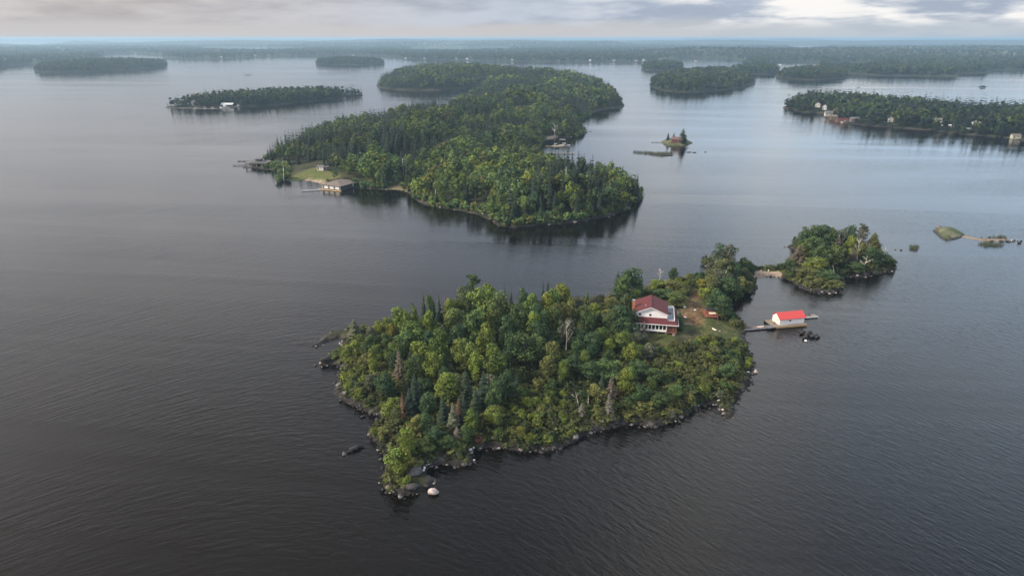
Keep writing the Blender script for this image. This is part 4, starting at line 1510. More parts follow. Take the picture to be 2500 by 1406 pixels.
M_black = plain('black_cover', (0.012, 0.012, 0.014), 0.6, 0.2)
M_brownroof = plain('brown_shingle', (0.15, 0.125, 0.110), 0.9, 0.15, 1.0)
M_navy = plain('dark_siding', (0.030, 0.033, 0.042), 0.7, 0.15)
M_blue = plain('blue_metal', (0.045, 0.16, 0.42), 0.5, 0.1)
M_yellow = plain('yellow_siding', (0.75, 0.58, 0.28), 0.6, 0.08)
M_brown = plain('brown_siding', (0.13, 0.085, 0.06), 0.8, 0.2)
M_greyroof = plain('grey_shingle', (0.12, 0.12, 0.125), 0.9, 0.15)
M_whiteroof = plain('white_metal', (0.58, 0.59, 0.61), 0.5, 0.08)
M_sage = plain('sage_roof', (0.36, 0.37, 0.28), 0.8, 0.12)
M_hull = plain('white_gelcoat', (0.62, 0.62, 0.61), 0.25, 0.05)
M_cot = plain('weathered_paint', (0.45, 0.44, 0.42), 0.7, 0.1)
M_oldwood = plain('old_dark_wood', (0.085, 0.075, 0.065), 0.9, 0.3, 1.5)
M_steel = plain('galvanised', (0.45, 0.46, 0.47), 0.4, 0.15, metal=0.6)


def gable(mb_roof, x0, x1, y0, y1, ze, zr, axis='y', th=0.18):
    """two roof slabs; the ridge runs along the axis"""
    if axis == 'y':
        xm = (x0 + x1) / 2
        mb_roof.slab([(x0, y0, ze), (xm - .001, y0, zr), (xm - .001, y1, zr), (x0, y1, ze)], th)
        mb_roof.slab([(xm + .001, y0, zr), (x1, y0, ze), (x1, y1, ze), (xm + .001, y1, zr)], th)
    else:
        ym = (y0 + y1) / 2
        mb_roof.slab([(x0, y0, ze), (x1, y0, ze), (x1, ym - .001, zr), (x0, ym - .001, zr)], th)
        mb_roof.slab([(x0, ym + .001, zr), (x1, ym + .001, zr), (x1, y1, ze), (x0, y1, ze)], th)
    return mb_roof


def gable_wall(mb, x0, x1, y0, y1, z0, ze, zr, axis='y'):
    if axis == 'y':
        xm = (x0 + x1) / 2
        mb.poly([(x0, y0, z0), (x1, y0, z0), (x1, y0, ze), (xm, y0, zr), (x0, y0, ze),
                 (x0, y1, z0), (x1, y1, z0), (x1, y1, ze), (xm, y1, zr), (x0, y1, ze)],
                [(0, 1, 2, 3, 4), (9, 8, 7, 6, 5), (1, 6, 7, 2), (5, 0, 4, 9), (2, 7, 8, 3), (4, 3, 8, 9), (0, 5, 6, 1)])
    else:
        ym = (y0 + y1) / 2
        mb.poly([(x0, y0, z0), (x0, y1, z0), (x0, y1, ze), (x0, ym, zr), (x0, y0, ze),
                 (x1, y0, z0), (x1, y1, z0), (x1, y1, ze), (x1, ym, zr), (x1, y0, ze)],
                [(4, 3, 2, 1, 0), (5, 6, 7, 8, 9), (6, 1, 2, 7), (0, 5, 9, 4), (7, 2, 3, 8), (3, 4, 9, 8), (5, 0, 1, 6)])
    return mb


def window(parent, x0, x1, z0, z1, y, mats=(None, None), axis='y', s=-1, fr=0.07):
    """a window in a wall facing -y (axis y) or -x (axis x): frame part with a pane as its sub-part"""
    fm, pm = mats[0] or M_trim, mats[1] or M_dark
    f = MB()
    a, b = (y, y + s * 0.05) if s > 0 else (y + s * 0.05, y)
    p, q = (y, y + s * 0.02) if s > 0 else (y + s * 0.02, y)

    def bx(mb, u0, u1, w0, w1, c0, c1):
        if axis == 'y':
            mb.box(u0, u1, c0, c1, w0, w1)
        else:
            mb.box(c0, c1, u0, u1, w0, w1)
    bx(f, x0, x1, z0, z0 + fr, a, b)
    bx(f, x0, x1, z1 - fr, z1, a, b)
    bx(f, x0, x0 + fr, z0 + fr, z1 - fr, a, b)
    bx(f, x1 - fr, x1, z0 + fr, z1 - fr, a, b)
    w_ = f.build('window', fm, parent)
    g = MB()
    bx(g, x0 + fr, x1 - fr, z0 + fr, z1 - fr, p, q)
    g.build('pane', pm, w_)
    return w_


# ------------------------------------------------------------------ the white house with the red roof
def main_house():
    g0 = near.hz(38.5, 179.0)
    H_ = empty('house', (33.35, 175.55, g0), R(-11))
    tag(H_, 'white two-storey house with dark red gable roof and glazed front porch', 'house')
    # main body
    gable_wall(MB(), 0.25, 8.85, 1.95, 10.9, 0.25, 5.30, 7.05).build('wall', M_white, H_)
    rf = gable(MB(), -0.15, 9.25, 1.50, 11.2, 5.28, 7.22).build('roof', M_redroof, H_)
    MB().box(4.40, 4.70, 1.48, 11.2, 7.16, 7.25).build('ridge_cap', M_redroof, rf)
    for s in (0, 1):       # white barge boards under the front gable edge
        m = MB()
        a = (-0.15, 9.25)[s]
        m.hexa([(a, 1.44, 4.90), (4.55, 1.44, 6.86), (4.55, 1.495, 6.86), (a, 1.495, 4.90), (a, 1.44, 5.09), (4.55, 1.44, 7.03), (4.55, 1.495, 7.03), (a, 1.495, 5.09)])
        m.build('barge_board', M_trim, rf)
    window(H_, 1.25, 1.95, 4.25, 5.05, 1.95)
    window(H_, 4.05, 4.75, 4.25, 5.05, 1.95)
    MB().box(8.86, 8.98, 1.84, 1.95, 0.3, 5.1).build('downpipe', M_trim, H_)
    # front porch: knee wall, posts and a row of eight windows
    MB().box(0.0, 9.0, 0.30, 0.42, 0.55, 1.15).build('porch_wall', M_white, H_)
    MB().box(0.0, 9.0, 0.30, 0.42, 2.45, 2.85).build('porch_header', M_white, H_)
    MB().box(0.0, 0.12, 0.43, 1.94, 0.55, 2.85).build('porch_wall', M_white, H_)
    MB().box(8.88, 9.0, 0.43, 1.94, 0.55, 2.85).build('porch_wall', M_white, H_)
    MB().box(0.13, 8.87, 0.43, 1.94, 0.45, 0.56).build('porch_floor', M_wood, H_)
    n = 9
    for i in range(n + 1):
        xx = 0.09 + i * (8.82 / n)
        MB().box(xx - 0.10, xx + 0.10, 0.302, 0.418, 1.152, 2.448).build('porch_post', M_trim, H_)
    for i in range(n):
        xx = 0.09 + i * (8.82 / n)
        MB().box(xx + 0.102, xx + 8.82 / n - 0.102, 0.35, 0.38, 1.153, 2.447).build('porch_window', M_dark, H_)
    pr = MB().slab([(-0.25, -0.10, 2.86), (9.05, -0.10, 2.86), (9.05, 1.94, 3.95), (-0.25, 1.94, 3.95)], 0.14).build('porch_roof', M_redroof, H_)
    MB().box(-0.25, 9.05, -0.16, -0.105, 2.66, 2.85).build('fascia', M_trim, pr)
    for xx in (0.15, 2.2, 4.4, 6.6, 8.8):
        MB().box(xx - .1, xx + .1, 0.35, 0.55, -0.5, 0.45).build('pier', M_wood, H_)
    # side verandah with roof terrace
    MB().box(9.02, 11.7, 0.15, 10.6, 0.42, 0.55).build('deck', M_redwood, H_)
    sk = MB().slab([(9.08, -0.10, 2.86), (12.1, -0.10, 2.86), (11.05, 1.30, 3.55), (9.08, 1.30, 3.55)], 0.14)
    sk.build('verandah_roof', M_redroof, H_)
    MB().slab([(12.1, -0.09, 2.855), (12.1, 10.9, 2.855), (11.06, 10.9, 3.55), (11.06, 1.30, 3.55)], 0.14).build('verandah_roof', M_redroof, H_)
    MB().box(12.1, 12.16, -0.15, 10.9, 2.68, 2.85).build('fascia', M_trim, H_)
    MB().box(9.08, 12.16, -0.16, -0.105, 2.66, 2.85).build('fascia', M_trim, H_)
    MB().box(8.90, 11.0, 1.36, 10.8, 3.40, 3.50).build('terrace_floor', M_grey, H_)
    MB().box(10.86, 11.04, 1.31, 10.8, 3.50, 4.05).build('parapet', M_trim, H_)
    MB().box(8.92, 10.85, 10.62, 10.8, 3.51, 4.35).build('parapet', M_trim, H_)
    MB().box(9.3, 10.2, 6.4, 7.4, 3.51, 3.80).build('roof_hatch', M_greyroof, H_)
    for (xx, yy) in ((11.55, 0.25), (11.55, 3.6), (11.55, 7.0), (11.55, 10.4), (9.15, 0.22)):
        MB().box(xx - .07, xx + .07, yy - .07, yy + .07, 0.56, 2.72).build('verandah_post', M_redwood, H_)
    MB().box(9.0, 9.05, 0.5, 1.9, 0.6, 2.6).build('door', M_navy, H_)
    MB().box(9.3, 11.5, 0.24, 0.29, 1.32, 1.40).build('railing', M_redwood, H_)
    for i in range(6):
        xx = 9.4 + i * 0.4
        MB().box(xx - .02, xx + .02, 0.245, 0.285, 0.56, 1.32).build('baluster', M_redwood, H_)
    for (xx, yy) in ((9.2, 0.5), (11.5, 0.5), (11.5, 5), (11.5, 10)):
        MB().box(xx - .1, xx + .1, yy - .1, yy + .1, -0.6, 0.42).build('pier', M_wood, H_)
    MB().box(10.6, 11.3, -0.75, 0.10, -0.25, 0.12).box(10.6, 11.3, -0.30, 0.10, 0.12, 0.34).build('steps', M_wood, H_)
    # chimney on the far-left wall
    c = MB().box(-0.62, 0.02, 4.9, 5.7, -0.3, 7.35).build('chimney', M_brick, H_)
    MB().box(-0.68, 0.08, 4.84, 5.76, 7.35, 7.50).build('chimney_cap', M_grey, c)
    MB().tube((3.1, 3.6, 6.3), (3.1, 3.6, 6.95), 0.06, 0.06, 8).build('vent_pipe', M_trim, rf)
    # verandah chair
    ch = empty('deck_chair', H_.matrix_basis @ Vector((10.7, 0.85, 0.56)), R(-30))
    tag(ch, 'orange-red slatted chair on the verandah at the house corner', 'chair')
    MB().box(-.28, .28, -.28, .28, .34, .40).build('seat', M_redwood, ch)
    MB().hexa([(-.28, .24, .40), (.28, .24, .40), (.28, .29, .40), (-.28, .29, .40), (-.28, .44, .98), (.28, .44, .98), (.28, .49, .98), (-.28, .49, .98)]).build('backrest', M_brick, ch)
    for sx in (-1, 1):
        for sy in (-1, 1):
            MB().box(sx * .25 - .03, sx * .25 + .03, sy * .24 - .03, sy * .24 + .03, 0, .34).build('leg', M_redwood, ch)
    return H_


HOUSE = main_house()


def shed(name, label, loc, rz, L_, D_, hw, hr, wall, roof, axis='x', cat='shed', door=True, win=1, over=0.25, group=None):
    """small gabled building, front facing -y"""
    o = empty(name, loc, rz)
    tag(o, label, cat, group)
    gable_wall(MB(), -L_ / 2, L_ / 2, 0, D_, -0.4, hw, hw + hr, axis).build('wall', wall, o)
    k = over / (D_ / 2 if axis == 'x' else L_ / 2) * hr
    gable(MB(), -L_ / 2 - over, L_ / 2 + over, -over, D_ + over, hw - k + .14, hw + hr + .16, axis, 0.13).build('roof', roof, o)
    if door:
        d_ = MB().box(-L_ * .32 - .45, -L_ * .32 + .45, -0.06, 0, 0.02, min(2.0, hw - .1)).build('door', M_brown, o)
    for i in range(win):
        xx = L_ * (0.05 + 0.3 * i)
        window(o, xx, xx + min(1.2, L_ * .18), hw * .45, hw * .85, 0.0)
    return o


p = near.ground(1492, 790, 0)
shed('shed', 'small white outbuilding with red roof half hidden left of the house', (29.0, 180.2, near.hz(29, 180.2)), R(-11), 3.0, 4.2, 2.3, 1.2, M_white, M_redroof, 'y', win=0)
# firewood by the outbuilding
fw = empty('woodpile', (25.2, 181.5, near.hz(25.2, 181.5)), R(20))
tag(fw, 'stack of orange split firewood under a small grey lean-to', 'woodpile')
for r_i in range(3):
    for c_i in range(6 - r_i % 2):
        MB().tube((-0.75 + c_i * .29 + (r_i % 2) * .14, -0.35, .15 + r_i * .26), (-0.75 + c_i * .29 + (r_i % 2) * .14, .35, .15 + r_i * .26), .14, .14, 6).build('log', M_brick, fw)
lt = MB().slab([(-1.2, -.7, 1.75), (2.4, -.7, 1.85), (2.4, .9, 2.05), (-1.2, .9, 1.95)], .08).build('roof', M_greyroof, fw)
for (a, b) in ((-1.1, -.6), (2.3, -.6), (2.3, .8), (-1.1, .8)):
    MB().box(a - .05, a + .05, b - .05, b + .05, -.3, 1.72).build('post', M_wood, fw)


# ------------------------------------------------------------------ floating boathouse and its docks
def planked(mb_name, o, L_, W_, z0, z1, mat, n):
    """deck of n boards across"""
    w_ = L_ / n
    first = None
    for i in range(n):
        if first is None:
            b = MB().box(0.01, w_ - 0.01, 0, W_, z0, z1).build('plank', mat, o)
            first = b
        else:
            b = first.copy()
            COL.objects.link(b)
            b.parent = o
        b.location = (i * w_, 0, 0)


def boathouse():
    yaw = R(11.8)
    o = empty('boathouse', (78.6, 187.75, 0.0), yaw)
    tag(o, 'white floating boathouse with bright red roof moored off the clearing', 'boathouse')
    gable_wall(MB(), 0, 8.0, 0, 3.8, 0.62, 2.55, 3.75, 'x').build('wall', M_white, o)
    MB().box(-0.025, -0.003, 0.1, 3.7, 0.66, 2.5).build('warm_lit_end', M_cream, o)  # thin sheet: warm sunlight on the left end, put into its colour
    gable(MB(), -0.35, 8.35, -0.38, 4.18, 2.46, 3.95, 'x', 0.10).build('roof', M_bright, o)
    window(o, 3.0, 3.75, 1.45, 2.15, 0.0)
    d_ = MB().box(5.6, 7.7, -0.045, -0.003, 0.66, 2.25).build('door', M_trim, o)
    MB().box(5.75, 7.0, -0.075, -0.046, 1.95, 2.05).build('track', M_grey, d_)
    for a in (4.9, 5.3):
        MB().hexa([(a, -.03, .7), (a + .06, -.03, .7), (a + .06, -.003, .7), (a, -.003, .7), (a + .25, -.03, 2.1), (a + .31, -.03, 2.1), (a + .31, -.003, 2.1), (a + .25, -.003, 2.1)]).build('trim_strip', M_trim, o)
    window(o, 0.7, 1.2, 1.6, 2.1, -0.026, axis='x')
    MB().box(-0.05, -0.026, 2.3, 3.1, .66, 2.3).build('door', M_cream, o)
    # the float it sits on
    fl = MB().box(-2.35, 8.45, -1.05, 4.6, 0.50, 0.62).build('deck', M_wood, o)
    MB().box(-1.75, 8.45, -1.12, -1.055, 0.10, 0.60).build('fascia_board', M_tan, fl)
    MB().box(-2.35, 8.45, -0.7, 4.3, -0.3, 0.49).build('float', M_black, o)
    for i in range(3):
        MB().box(-1.3 + .35 * i, -1.05 + .35 * i, 0.9 + .5 * i, 1.25 + .5 * i, .62, .95).build('crate', M_wood, o)
    # ramp section between float and walkway
    rp = empty('dock', (76.3, 186.55, 0.0), R(14))
    tag(rp, 'grey sloping gangway joining the walkway to the red-roofed boathouse', 'dock')
    MB().hexa([(-2.0, -.75, .55), (0.3, -.75, .62), (0.3, 1.25, .62), (-2.0, 1.25, .55), (-2.0, -.75, .63), (0.3, -.75, .70), (0.3, 1.25, .70), (-2.0, 1.25, .63)]).build('ramp', M_greyroof, rp)
    # walkway to the shore
    wk = empty('dock', (67.3, 184.7, 0.0), R(11.4))
    tag(wk, 'long weathered plank walkway from the shore to the red-roofed boathouse', 'dock')
    planked('plank', wk, 8.6, 1.75, 0.40, 0.47, plain('walkway_board', (0.13, 0.105, 0.095), 0.9, .3, 1.5), 26)
    MB().box(-0.1, 8.7, -0.10, -0.005, 0.22, 0.46).build('edge_beam', M_steel, wk)
    MB().box(-0.1, 8.7, 1.76, 1.85, 0.22, 0.46).build('edge_beam', M_wood, wk)
    for xx in (0.6, 3.2, 5.8, 8.2):
        MB().box(xx - .35, xx + .35, 0.1, 1.65, -0.3, 0.22).build('float', M_black, wk)
    # paddle board lying on the walkway
    pb = empty('paddle_board', wk.matrix_basis @ Vector((5.6, 0.95, 0.475)), R(13))
    tag(pb, 'pale pink paddle board lying on the plank walkway', 'paddle board')
    board_mesh(pb, 2.6, 0.72, M_pink)
    # dock behind the boathouse
    dk = empty('dock', (80.0, 192.35, 0.0), R(11.8))
    tag(dk, 'narrow grey dock running out behind the red-roofed boathouse', 'dock')
    planked('plank', dk, 13.4, 1.9, 0.40, 0.47, plain('dock_board', (0.20, 0.165, 0.15), 0.9, .3, 1.5), 36)
    MB().box(0, 13.4, -0.08, -0.005, 0.16, 0.47).build('edge_beam', M_trim, dk)
    for xx in (1, 5, 9, 12.6):
        MB().box(xx - .5, xx + .5, 0.1, 1.8, -0.3, 0.39).build('float', M_black, dk)
    bn = empty('bench', dk.matrix_basis @ Vector((10.4, 0.9, 0.47)), R(11.8))
    tag(bn, 'low dark bench on the dock behind the boathouse', 'bench')
    MB().box(-.8, .8, -.2, .2, .38, .45).build('seat', M_navy, bn)
    for s in (-1, 1):
        MB().box(s * .7 - .05, s * .7 + .05, -.18, .18, 0, .38).build('leg', M_navy, bn)


def board_mesh(parent, L_, W_, mat):
    n = 20
    vs_, fs = [], []
    for k, z in enumerate((0.0, 0.10)):
        for i in range(n):
            t = 2 * math.pi * i / n
            c, s = math.cos(t), math.sin(t)
            x = L_ / 2 * (abs(c) ** 0.9) * (1 if c > 0 else -1)
            yv = W_ / 2 * (abs(s) ** 0.75) * (1 if s > 0 else -1)
            f = 1.0 if k else 0.9
            vs_.append((x * f, yv * f, z + 0.12 * (abs(c) ** 4)))
    fs = [(i, (i + 1) % n, n + (i + 1) % n, n + i) for i in range(n)] + [tuple(range(n - 1, -1, -1)), tuple(range(n, 2 * n))]
    b = MB().poly(vs_, fs).build('board', mat, parent)
    MB().box(-L_ * .28, L_ * .12, -W_ * .3, W_ * .3, .101, .112).build('deck_pad', M_trim, b)
    return b


M_pink = plain('faded_pink', (0.62, 0.46, 0.42), 0.4, 0.08)
M_boardw = plain('cream_plastic', (0.70, 0.62, 0.46), 0.4, 0.06)
boathouse()

# ------------------------------------------------------------------ things on the clearing
def on_lawn(px, py, dz=0.0):
    q = near.ground(px, py)
    q.z += dz
    return q


# patio deck
def patio():
    q = on_lawn(1716, 766)
    z = max(near.hz(57, 188), near.hz(59, 192)) + 0.35
    o = empty('patio_deck', (56.3, 187.1, z), R(-4))
    tag(o, 'raised red-stained timber deck with railings at the edge of the clearing', 'deck')
    pm = M_redwood
    planked('plank', o, 3.7, 5.2, -0.06, 0.0, pm, 18)
    for (x0, x1, y0, y1) in ((0, 3.7, -.06, 0), (-.06, 0, -.06, 5.2), (3.7, 3.76, 0, 2.4)):
        MB().box(x0, x1, y0, y1, .82, .90).build('railing', M_redwood, o)
        n = int(max(x1 - x0, y1 - y0) / .9) + 1
        for i in range(n + 1):
            t = i / n
            xx = x0 + (x1 - x0) * t if x1 - x0 > 1 else (x0 + x1) / 2
            yy = y0 + (y1 - y0) * t if y1 - y0 > 1 else (y0 + y1) / 2
            MB().box(xx - .045, xx + .045, yy - .045, yy + .045, -1.2, .82).build('post', M_redwood, o)
    M_ = o.matrix_basis
    t = empty('picnic_table', M_ @ Vector((2.35, 1.35, 0)), R(0))
    tag(t, 'long pale wooden table on the red-stained deck', 'table')
    for i in range(5):
        MB().box(-1.0, 1.0, -.62 + i * .25, -.40 + i * .25, .70, .76).build('plank', M_boardw, t)
    for sx in (-.75, .75):
        MB().box(sx - .06, sx + .06, -.5, .5, .62, .70).box(sx - .06, sx + .06, -.45, -.33, 0, .62).box(sx - .06, sx + .06, .33, .45, 0, .62).build('leg', M_redwood, t)
    ht = empty('hot_tub', M_ @ Vector((1.9, 4.1, 0)), R(-4))
    tag(ht, 'square brown hot tub with black cover on the red-stained deck', 'hot tub')
    MB().box(-1.0, 1.0, -.85, .85, 0, .85).build('cabinet', M_redwood, ht)
    MB().box(-1.05, 1.05, -.9, .9, .85, .97).build('cover', M_black, ht)


patio()
bq = on_lawn(1744, 805)
pb = empty('paddle_board', (bq.x, bq.y, bq.z + 0.03), R(112))
tag(pb, 'cream paddle board lying on the grass of the clearing', 'paddle board')
board_mesh(pb, 2.0, 0.75, M_boardw)
for (a, b, lab, mat, s) in ((1672, 750, 'pale flat slab lying at the upper edge of the clearing', M_trim, .45), (1697, 757, 'small white slab lying in the middle of the bare path', M_trim, .38),
                            (1757, 809, 'grey stone slab on the grass next to the cream paddle board', M_grey, .42)):
    q = on_lawn(a, b)
    o = MB().hexa([(-s, -s * .5, 0), (s, -s * .6, 0), (s * .9, s * .5, 0), (-s * .8, s * .6, 0), (-s * .9, -s * .45, .16), (s * .85, -s * .5, .13), (s * .8, s * .42, .15), (-s * .7, s * .5, .17)]).build('flat_stone', mat)
    o.location = q
    o.rotation_euler = (0, 0, a)
    tag(o, lab, 'stone')
q = on_lawn(1672, 775)
lc = empty('lawn_chair', q, R(25))
tag(lc, 'low red and white lounge chair on the clearing beside the house', 'chair')
MB().box(-.3, .3, -.6, .3, .18, .24).build('seat', M_trim, lc)
MB().hexa([(-.3, .3, .20), (.3, .3, .20), (.3, .36, .20), (-.3, .36, .20), (-.3, .75, .62), (.3, .75, .62), (.3, .81, .62), (-.3, .81, .62)]).build('backrest', M_bright, lc)
for sx in (-.27, .27):
    for sy in (-.5, .25):
        MB().box(sx - .03, sx + .03, sy - .03, sy + .03, 0, .18).build('leg', M_trim, lc)


# ------------------------------------------------------------------ three-bay boathouse on the big island
def bay_boathouse():
    o = empty('boathouse', (-106.4, 384.3, 0.0), R(-25))
    tag(o, 'brown-roofed boathouse with three pale doors at the sandy beach', 'boathouse')
    L_, D_ = 13.0, 14.5
    MB().box(0.05, 0.2, 0, D_, 0.3, 3.0).build('wall', M_cream, o)
    MB().box(0, L_, D_ - .15, D_, 0.3, 3.0).build('wall', M_cream, o)
    MB().box(L_ - .2, L_, 0, D_ - .16, 0.3, 3.0).build('wall', M_navy, o)
    MB().box(0.21, L_ - .21, 0, .2, 2.55, 3.0).build('lintel', M_cream, o)
    for i in range(4):
        a = 0.21 + i * (L_ - .42 - 1.1) / 3
        MB().box(a, a + 1.1, 0.01, .22, 0.0, 2.54).build('pier', M_greyroof, o)
    for i in range(3):
        a = 0.21 + 1.1 + i * (L_ - .42 - 1.1) / 3
        MB().box(a + .05, a + 2.65, 0.06, .14, 0.75, 2.53).build('bay_door', M_hull, o)
        MB().box(a, a + 2.7, .3, 12, 0.25, .3).build('slip_floor', M_black, o)
    z0, z1 = 2.95, 4.9
    rx, ry = L_ / 2, 3.4
    A, B, C, D = (-.6, -.7, z0), (L_ + .6, -.7, z0), (L_ + .6, D_ + .6, z0), (-.6, D_ + .6, z0)
    E, F_ = (rx, 5.2, z1), (rx, D_ - 5.2, z1)
    MB().poly([A, B, C, D, E, F_], [(0, 1, 4), (1, 2, 5, 4), (2, 3, 5), (3, 0, 4, 5), (3, 2, 1, 0)]).build('roof', M_brownroof, o)
    window(o, 10.6, 11.6, 0.9, 2.7, L_, (M_trim, M_trim), axis='x', s=1)
    MB().box(-2.2, L_ + .5, -1.6, -.05, 0.15, 0.32).build('apron', M_tan, o)
    dk = empty('dock', (-107.0, 382.6, 0), R(195))
    tag(dk, 'thin grey dock slanting out from the three-door boathouse', 'dock')
    planked('plank', dk, 10, 1.4, .35, .45, M_steel, 14)
    for xx in (1, 5, 9):
        MB().box(xx - .1, xx + .1, .1, 1.3, -.5, .34).build('pile', M_wood, dk)


bay_boathouse()


def left_complex():
    q = at(632, 404, 0.5)
    o = empty('boathouse', (q.x - 7, q.y - 5, 0), R(-6))
    tag(o, 'dark flat-roofed boathouse with open bays at the wooded island tip', 'boathouse')
    MB().slab([(-.5, -.6, 3.0), (15, -.6, 3.0), (14.4, 8.2, 3.6), (.3, 8.2, 3.6)], .25).build('roof', M_greyroof, o)
    MB().box(3.2, 14.0, 1.0, 3.0, 3.32, 3.44).build('roof_deck', M_greyroof, o)
    for i in range(5):
        MB().box(.2 + i * 3.5, .75 + i * 3.5, 0, .5, -.4, 2.82).build('pier', M_wood, o)
    MB().box(0, 14.8, 7.4, 7.6, 0.2, 3.2).build('wall', M_navy, o)
    MB().box(-1.5, 15.2, -1.6, -.2, .2, .45).build('dock_edge', M_oldwood, o)
    MB().box(5.5, 9.0, 3.6, 7.0, 3.65, 5.0).build('loft', M_oldwood, o)
    MB().slab([(5.1, 3.2, 5.05), (9.4, 3.2, 5.05), (9.4, 7.4, 5.5), (5.1, 7.4, 5.5)], .2).build('loft_roof', M_greyroof, o)
    o2 = empty('boat_shelter', (q.x + 9.5, q.y - 2.5, 0), R(-6))
    tag(o2, 'low open boat shelter with pale grey roof beside the dark boathouse', 'shelter')
    MB().slab([(-.3, -.5, 2.6), (6.5, -.5, 2.6), (6.5, 6.5, 2.9), (-.3, 6.5, 2.9)], .2).build('roof', M_greyroof, o2)
    for (a, b) in ((0, 0), (6.2, 0), (6.2, 6), (0, 6), (3.1, 0)):
        MB().box(a - .12, a + .12, b - .12, b + .12, -.4, 2.42).build('post', M_wood, o2)
    bt = motor_boat((q.x + 12.6, q.y - 2.0, 0), R(-85), 5.5, 'white motor boat parked under the open shelter at the island tip', 'boats at the docks')
    for k, (a, b, L_, lab) in enumerate(((586, 404, 16, 'long dark dock reaching out from the wooded island tip'), (597, 393, 9, 'short dark dock behind the tip boathouse'))):
        s = at(a, b, .4)
        d_ = empty('dock', (s.x - 5, s.y - .5, 0), R(6 if k == 0 else -4))
        tag(d_, lab, 'dock')
        planked('plank', d_, L_, 1.6, .35, .5, M_oldwood, 16)
        for xx in (1, L_ / 2, L_ - 1):
            MB().box(xx - .12, xx + .12, .1, 1.5, -.5, .34).build('pile', M_wood, d_)


def motor_boat(loc, rz, L_, label, group=None, canopy=True, mat=None):
    o = empty('motor_boat', loc, rz)
    tag(o, label, 'boat', group)
    w_ = L_ * .34
    st = [(-L_ / 2, .85, .75), (-L_ / 4, 1, .75), (L_ / 8, .95, .8), (L_ / 3, .6, .9), (L_ / 2, .05, 1.0)]
    vs_, fs = [], []
    for (x, f, h) in st:
        vs_ += [(x, -w_ / 2 * f, h), (x, -w_ / 2 * f * .7, -.25), (x, w_ / 2 * f * .7, -.25), (x, w_ / 2 * f, h)]
    for i in range(4):
        b = i * 4
        fs += [(b, b + 1, b + 5, b + 4), (b + 1, b + 2, b + 6, b + 5), (b + 2, b + 3, b + 7, b + 6)]
    fs += [(3, 2, 1, 0), (16, 17, 18, 19)]
    h_ = MB().poly(vs_, fs).build('hull', mat or M_hull, o)
    MB().poly([(st[i][0], s * w_ / 2 * st[i][1] * .96, st[i][2] - .06) for i in range(5) for s in (-1, 1)], [(i * 2, i * 2 + 2, i * 2 + 3, i * 2 + 1) for i in range(4)]).build('deck', M_hull, o)
    MB().hexa([(L_ * .02, -w_ * .32, .72), (L_ * .2, -w_ * .26, .78), (L_ * .2, w_ * .26, .78), (L_ * .02, w_ * .32, .72),
               (L_ * .02, -w_ * .3, 1.35), (L_ * .10, -w_ * .24, 1.35), (L_ * .10, w_ * .24, 1.35), (L_ * .02, w_ * .3, 1.35)]).build('windscreen', M_dark, o)
    MB().box(-L_ * .52, -L_ * .46, -.2, .2, .1, 1.15).build('outboard_motor', M_black, o)
    if canopy:
        c = MB().slab([(-L_ * .25, -w_ * .4, 2.0), (L_ * .1, -w_ * .4, 2.1), (L_ * .1, w_ * .4, 2.1), (-L_ * .25, w_ * .4, 2.0)], .08).build('canopy', M_hull, o)
        for sx in (-.22, .08):
            for sy in (-.36, .36):
                MB().box(L_ * sx - .03, L_ * sx + .03, w_ * sy - .03, w_ * sy + .03, .7, 1.95).build('canopy_post', M_steel, o)
    return o


left_complex()
q = mid.ground(782, 417)
sh = shed('cabin', 'grey-white cabin with open porch on the beach lawn', (q.x, q.y, q.z + .3), R(-18), 4.6, 3.6, 2.1, .6, M_cot, M_greyroof, 'x', 'cabin', win=1)
MB().slab([(2.62, -.4, 2.35), (5.0, -.4, 2.2), (5.0, 3.8, 2.2), (2.62, 3.8, 2.35)], .12).build('porch_roof', M_greyroof, sh)
for (a, b) in ((4.8, -.2), (4.8, 3.6)):
    MB().box(a - .07, a + .07, b - .07, b + .07, -.3, 2.07).build('post', M_wood, sh)
MB().box(2.4, 5.0, -1.0, 3.6, -.2, .1).build('porch_floor', M_oldwood, sh)
q = mid.ground(1278, 357)
shed('cabin', 'cabin with bright blue metal roof deep in the wooded island', (q.x, q.y, q.z + 3.0), R(-8), 5.4, 6.5, 2.8, 2.2, M_white, M_blue, 'x', 'cabin', win=1)
q = mid.ground(1223, 258)
shed('cottage', 'white cottage in the trees by the narrow channel', (q.x, q.y, q.z + 2), R(10), 13, 8, 4.0, 2.5, M_white, M_greyroof, 'x', 'cottage', win=2)


def dock(px, py, L_, W_, yaw, label, mat=None, z=.5, cat='dock', n=12):
    s = at(px, py, z)
    o = empty('dock', (s.x, s.y, 0), R(yaw))
    tag(o, label, cat)
    planked('plank', o, L_, W_, z - .12, z, mat or M_wood, n)
    for t in (.1, .5, .9):
        MB().box(L_ * t - .15, L_ * t + .15, .1, W_ - .1, -.5, z - .13).build('pile', M_wood, o)
    return o


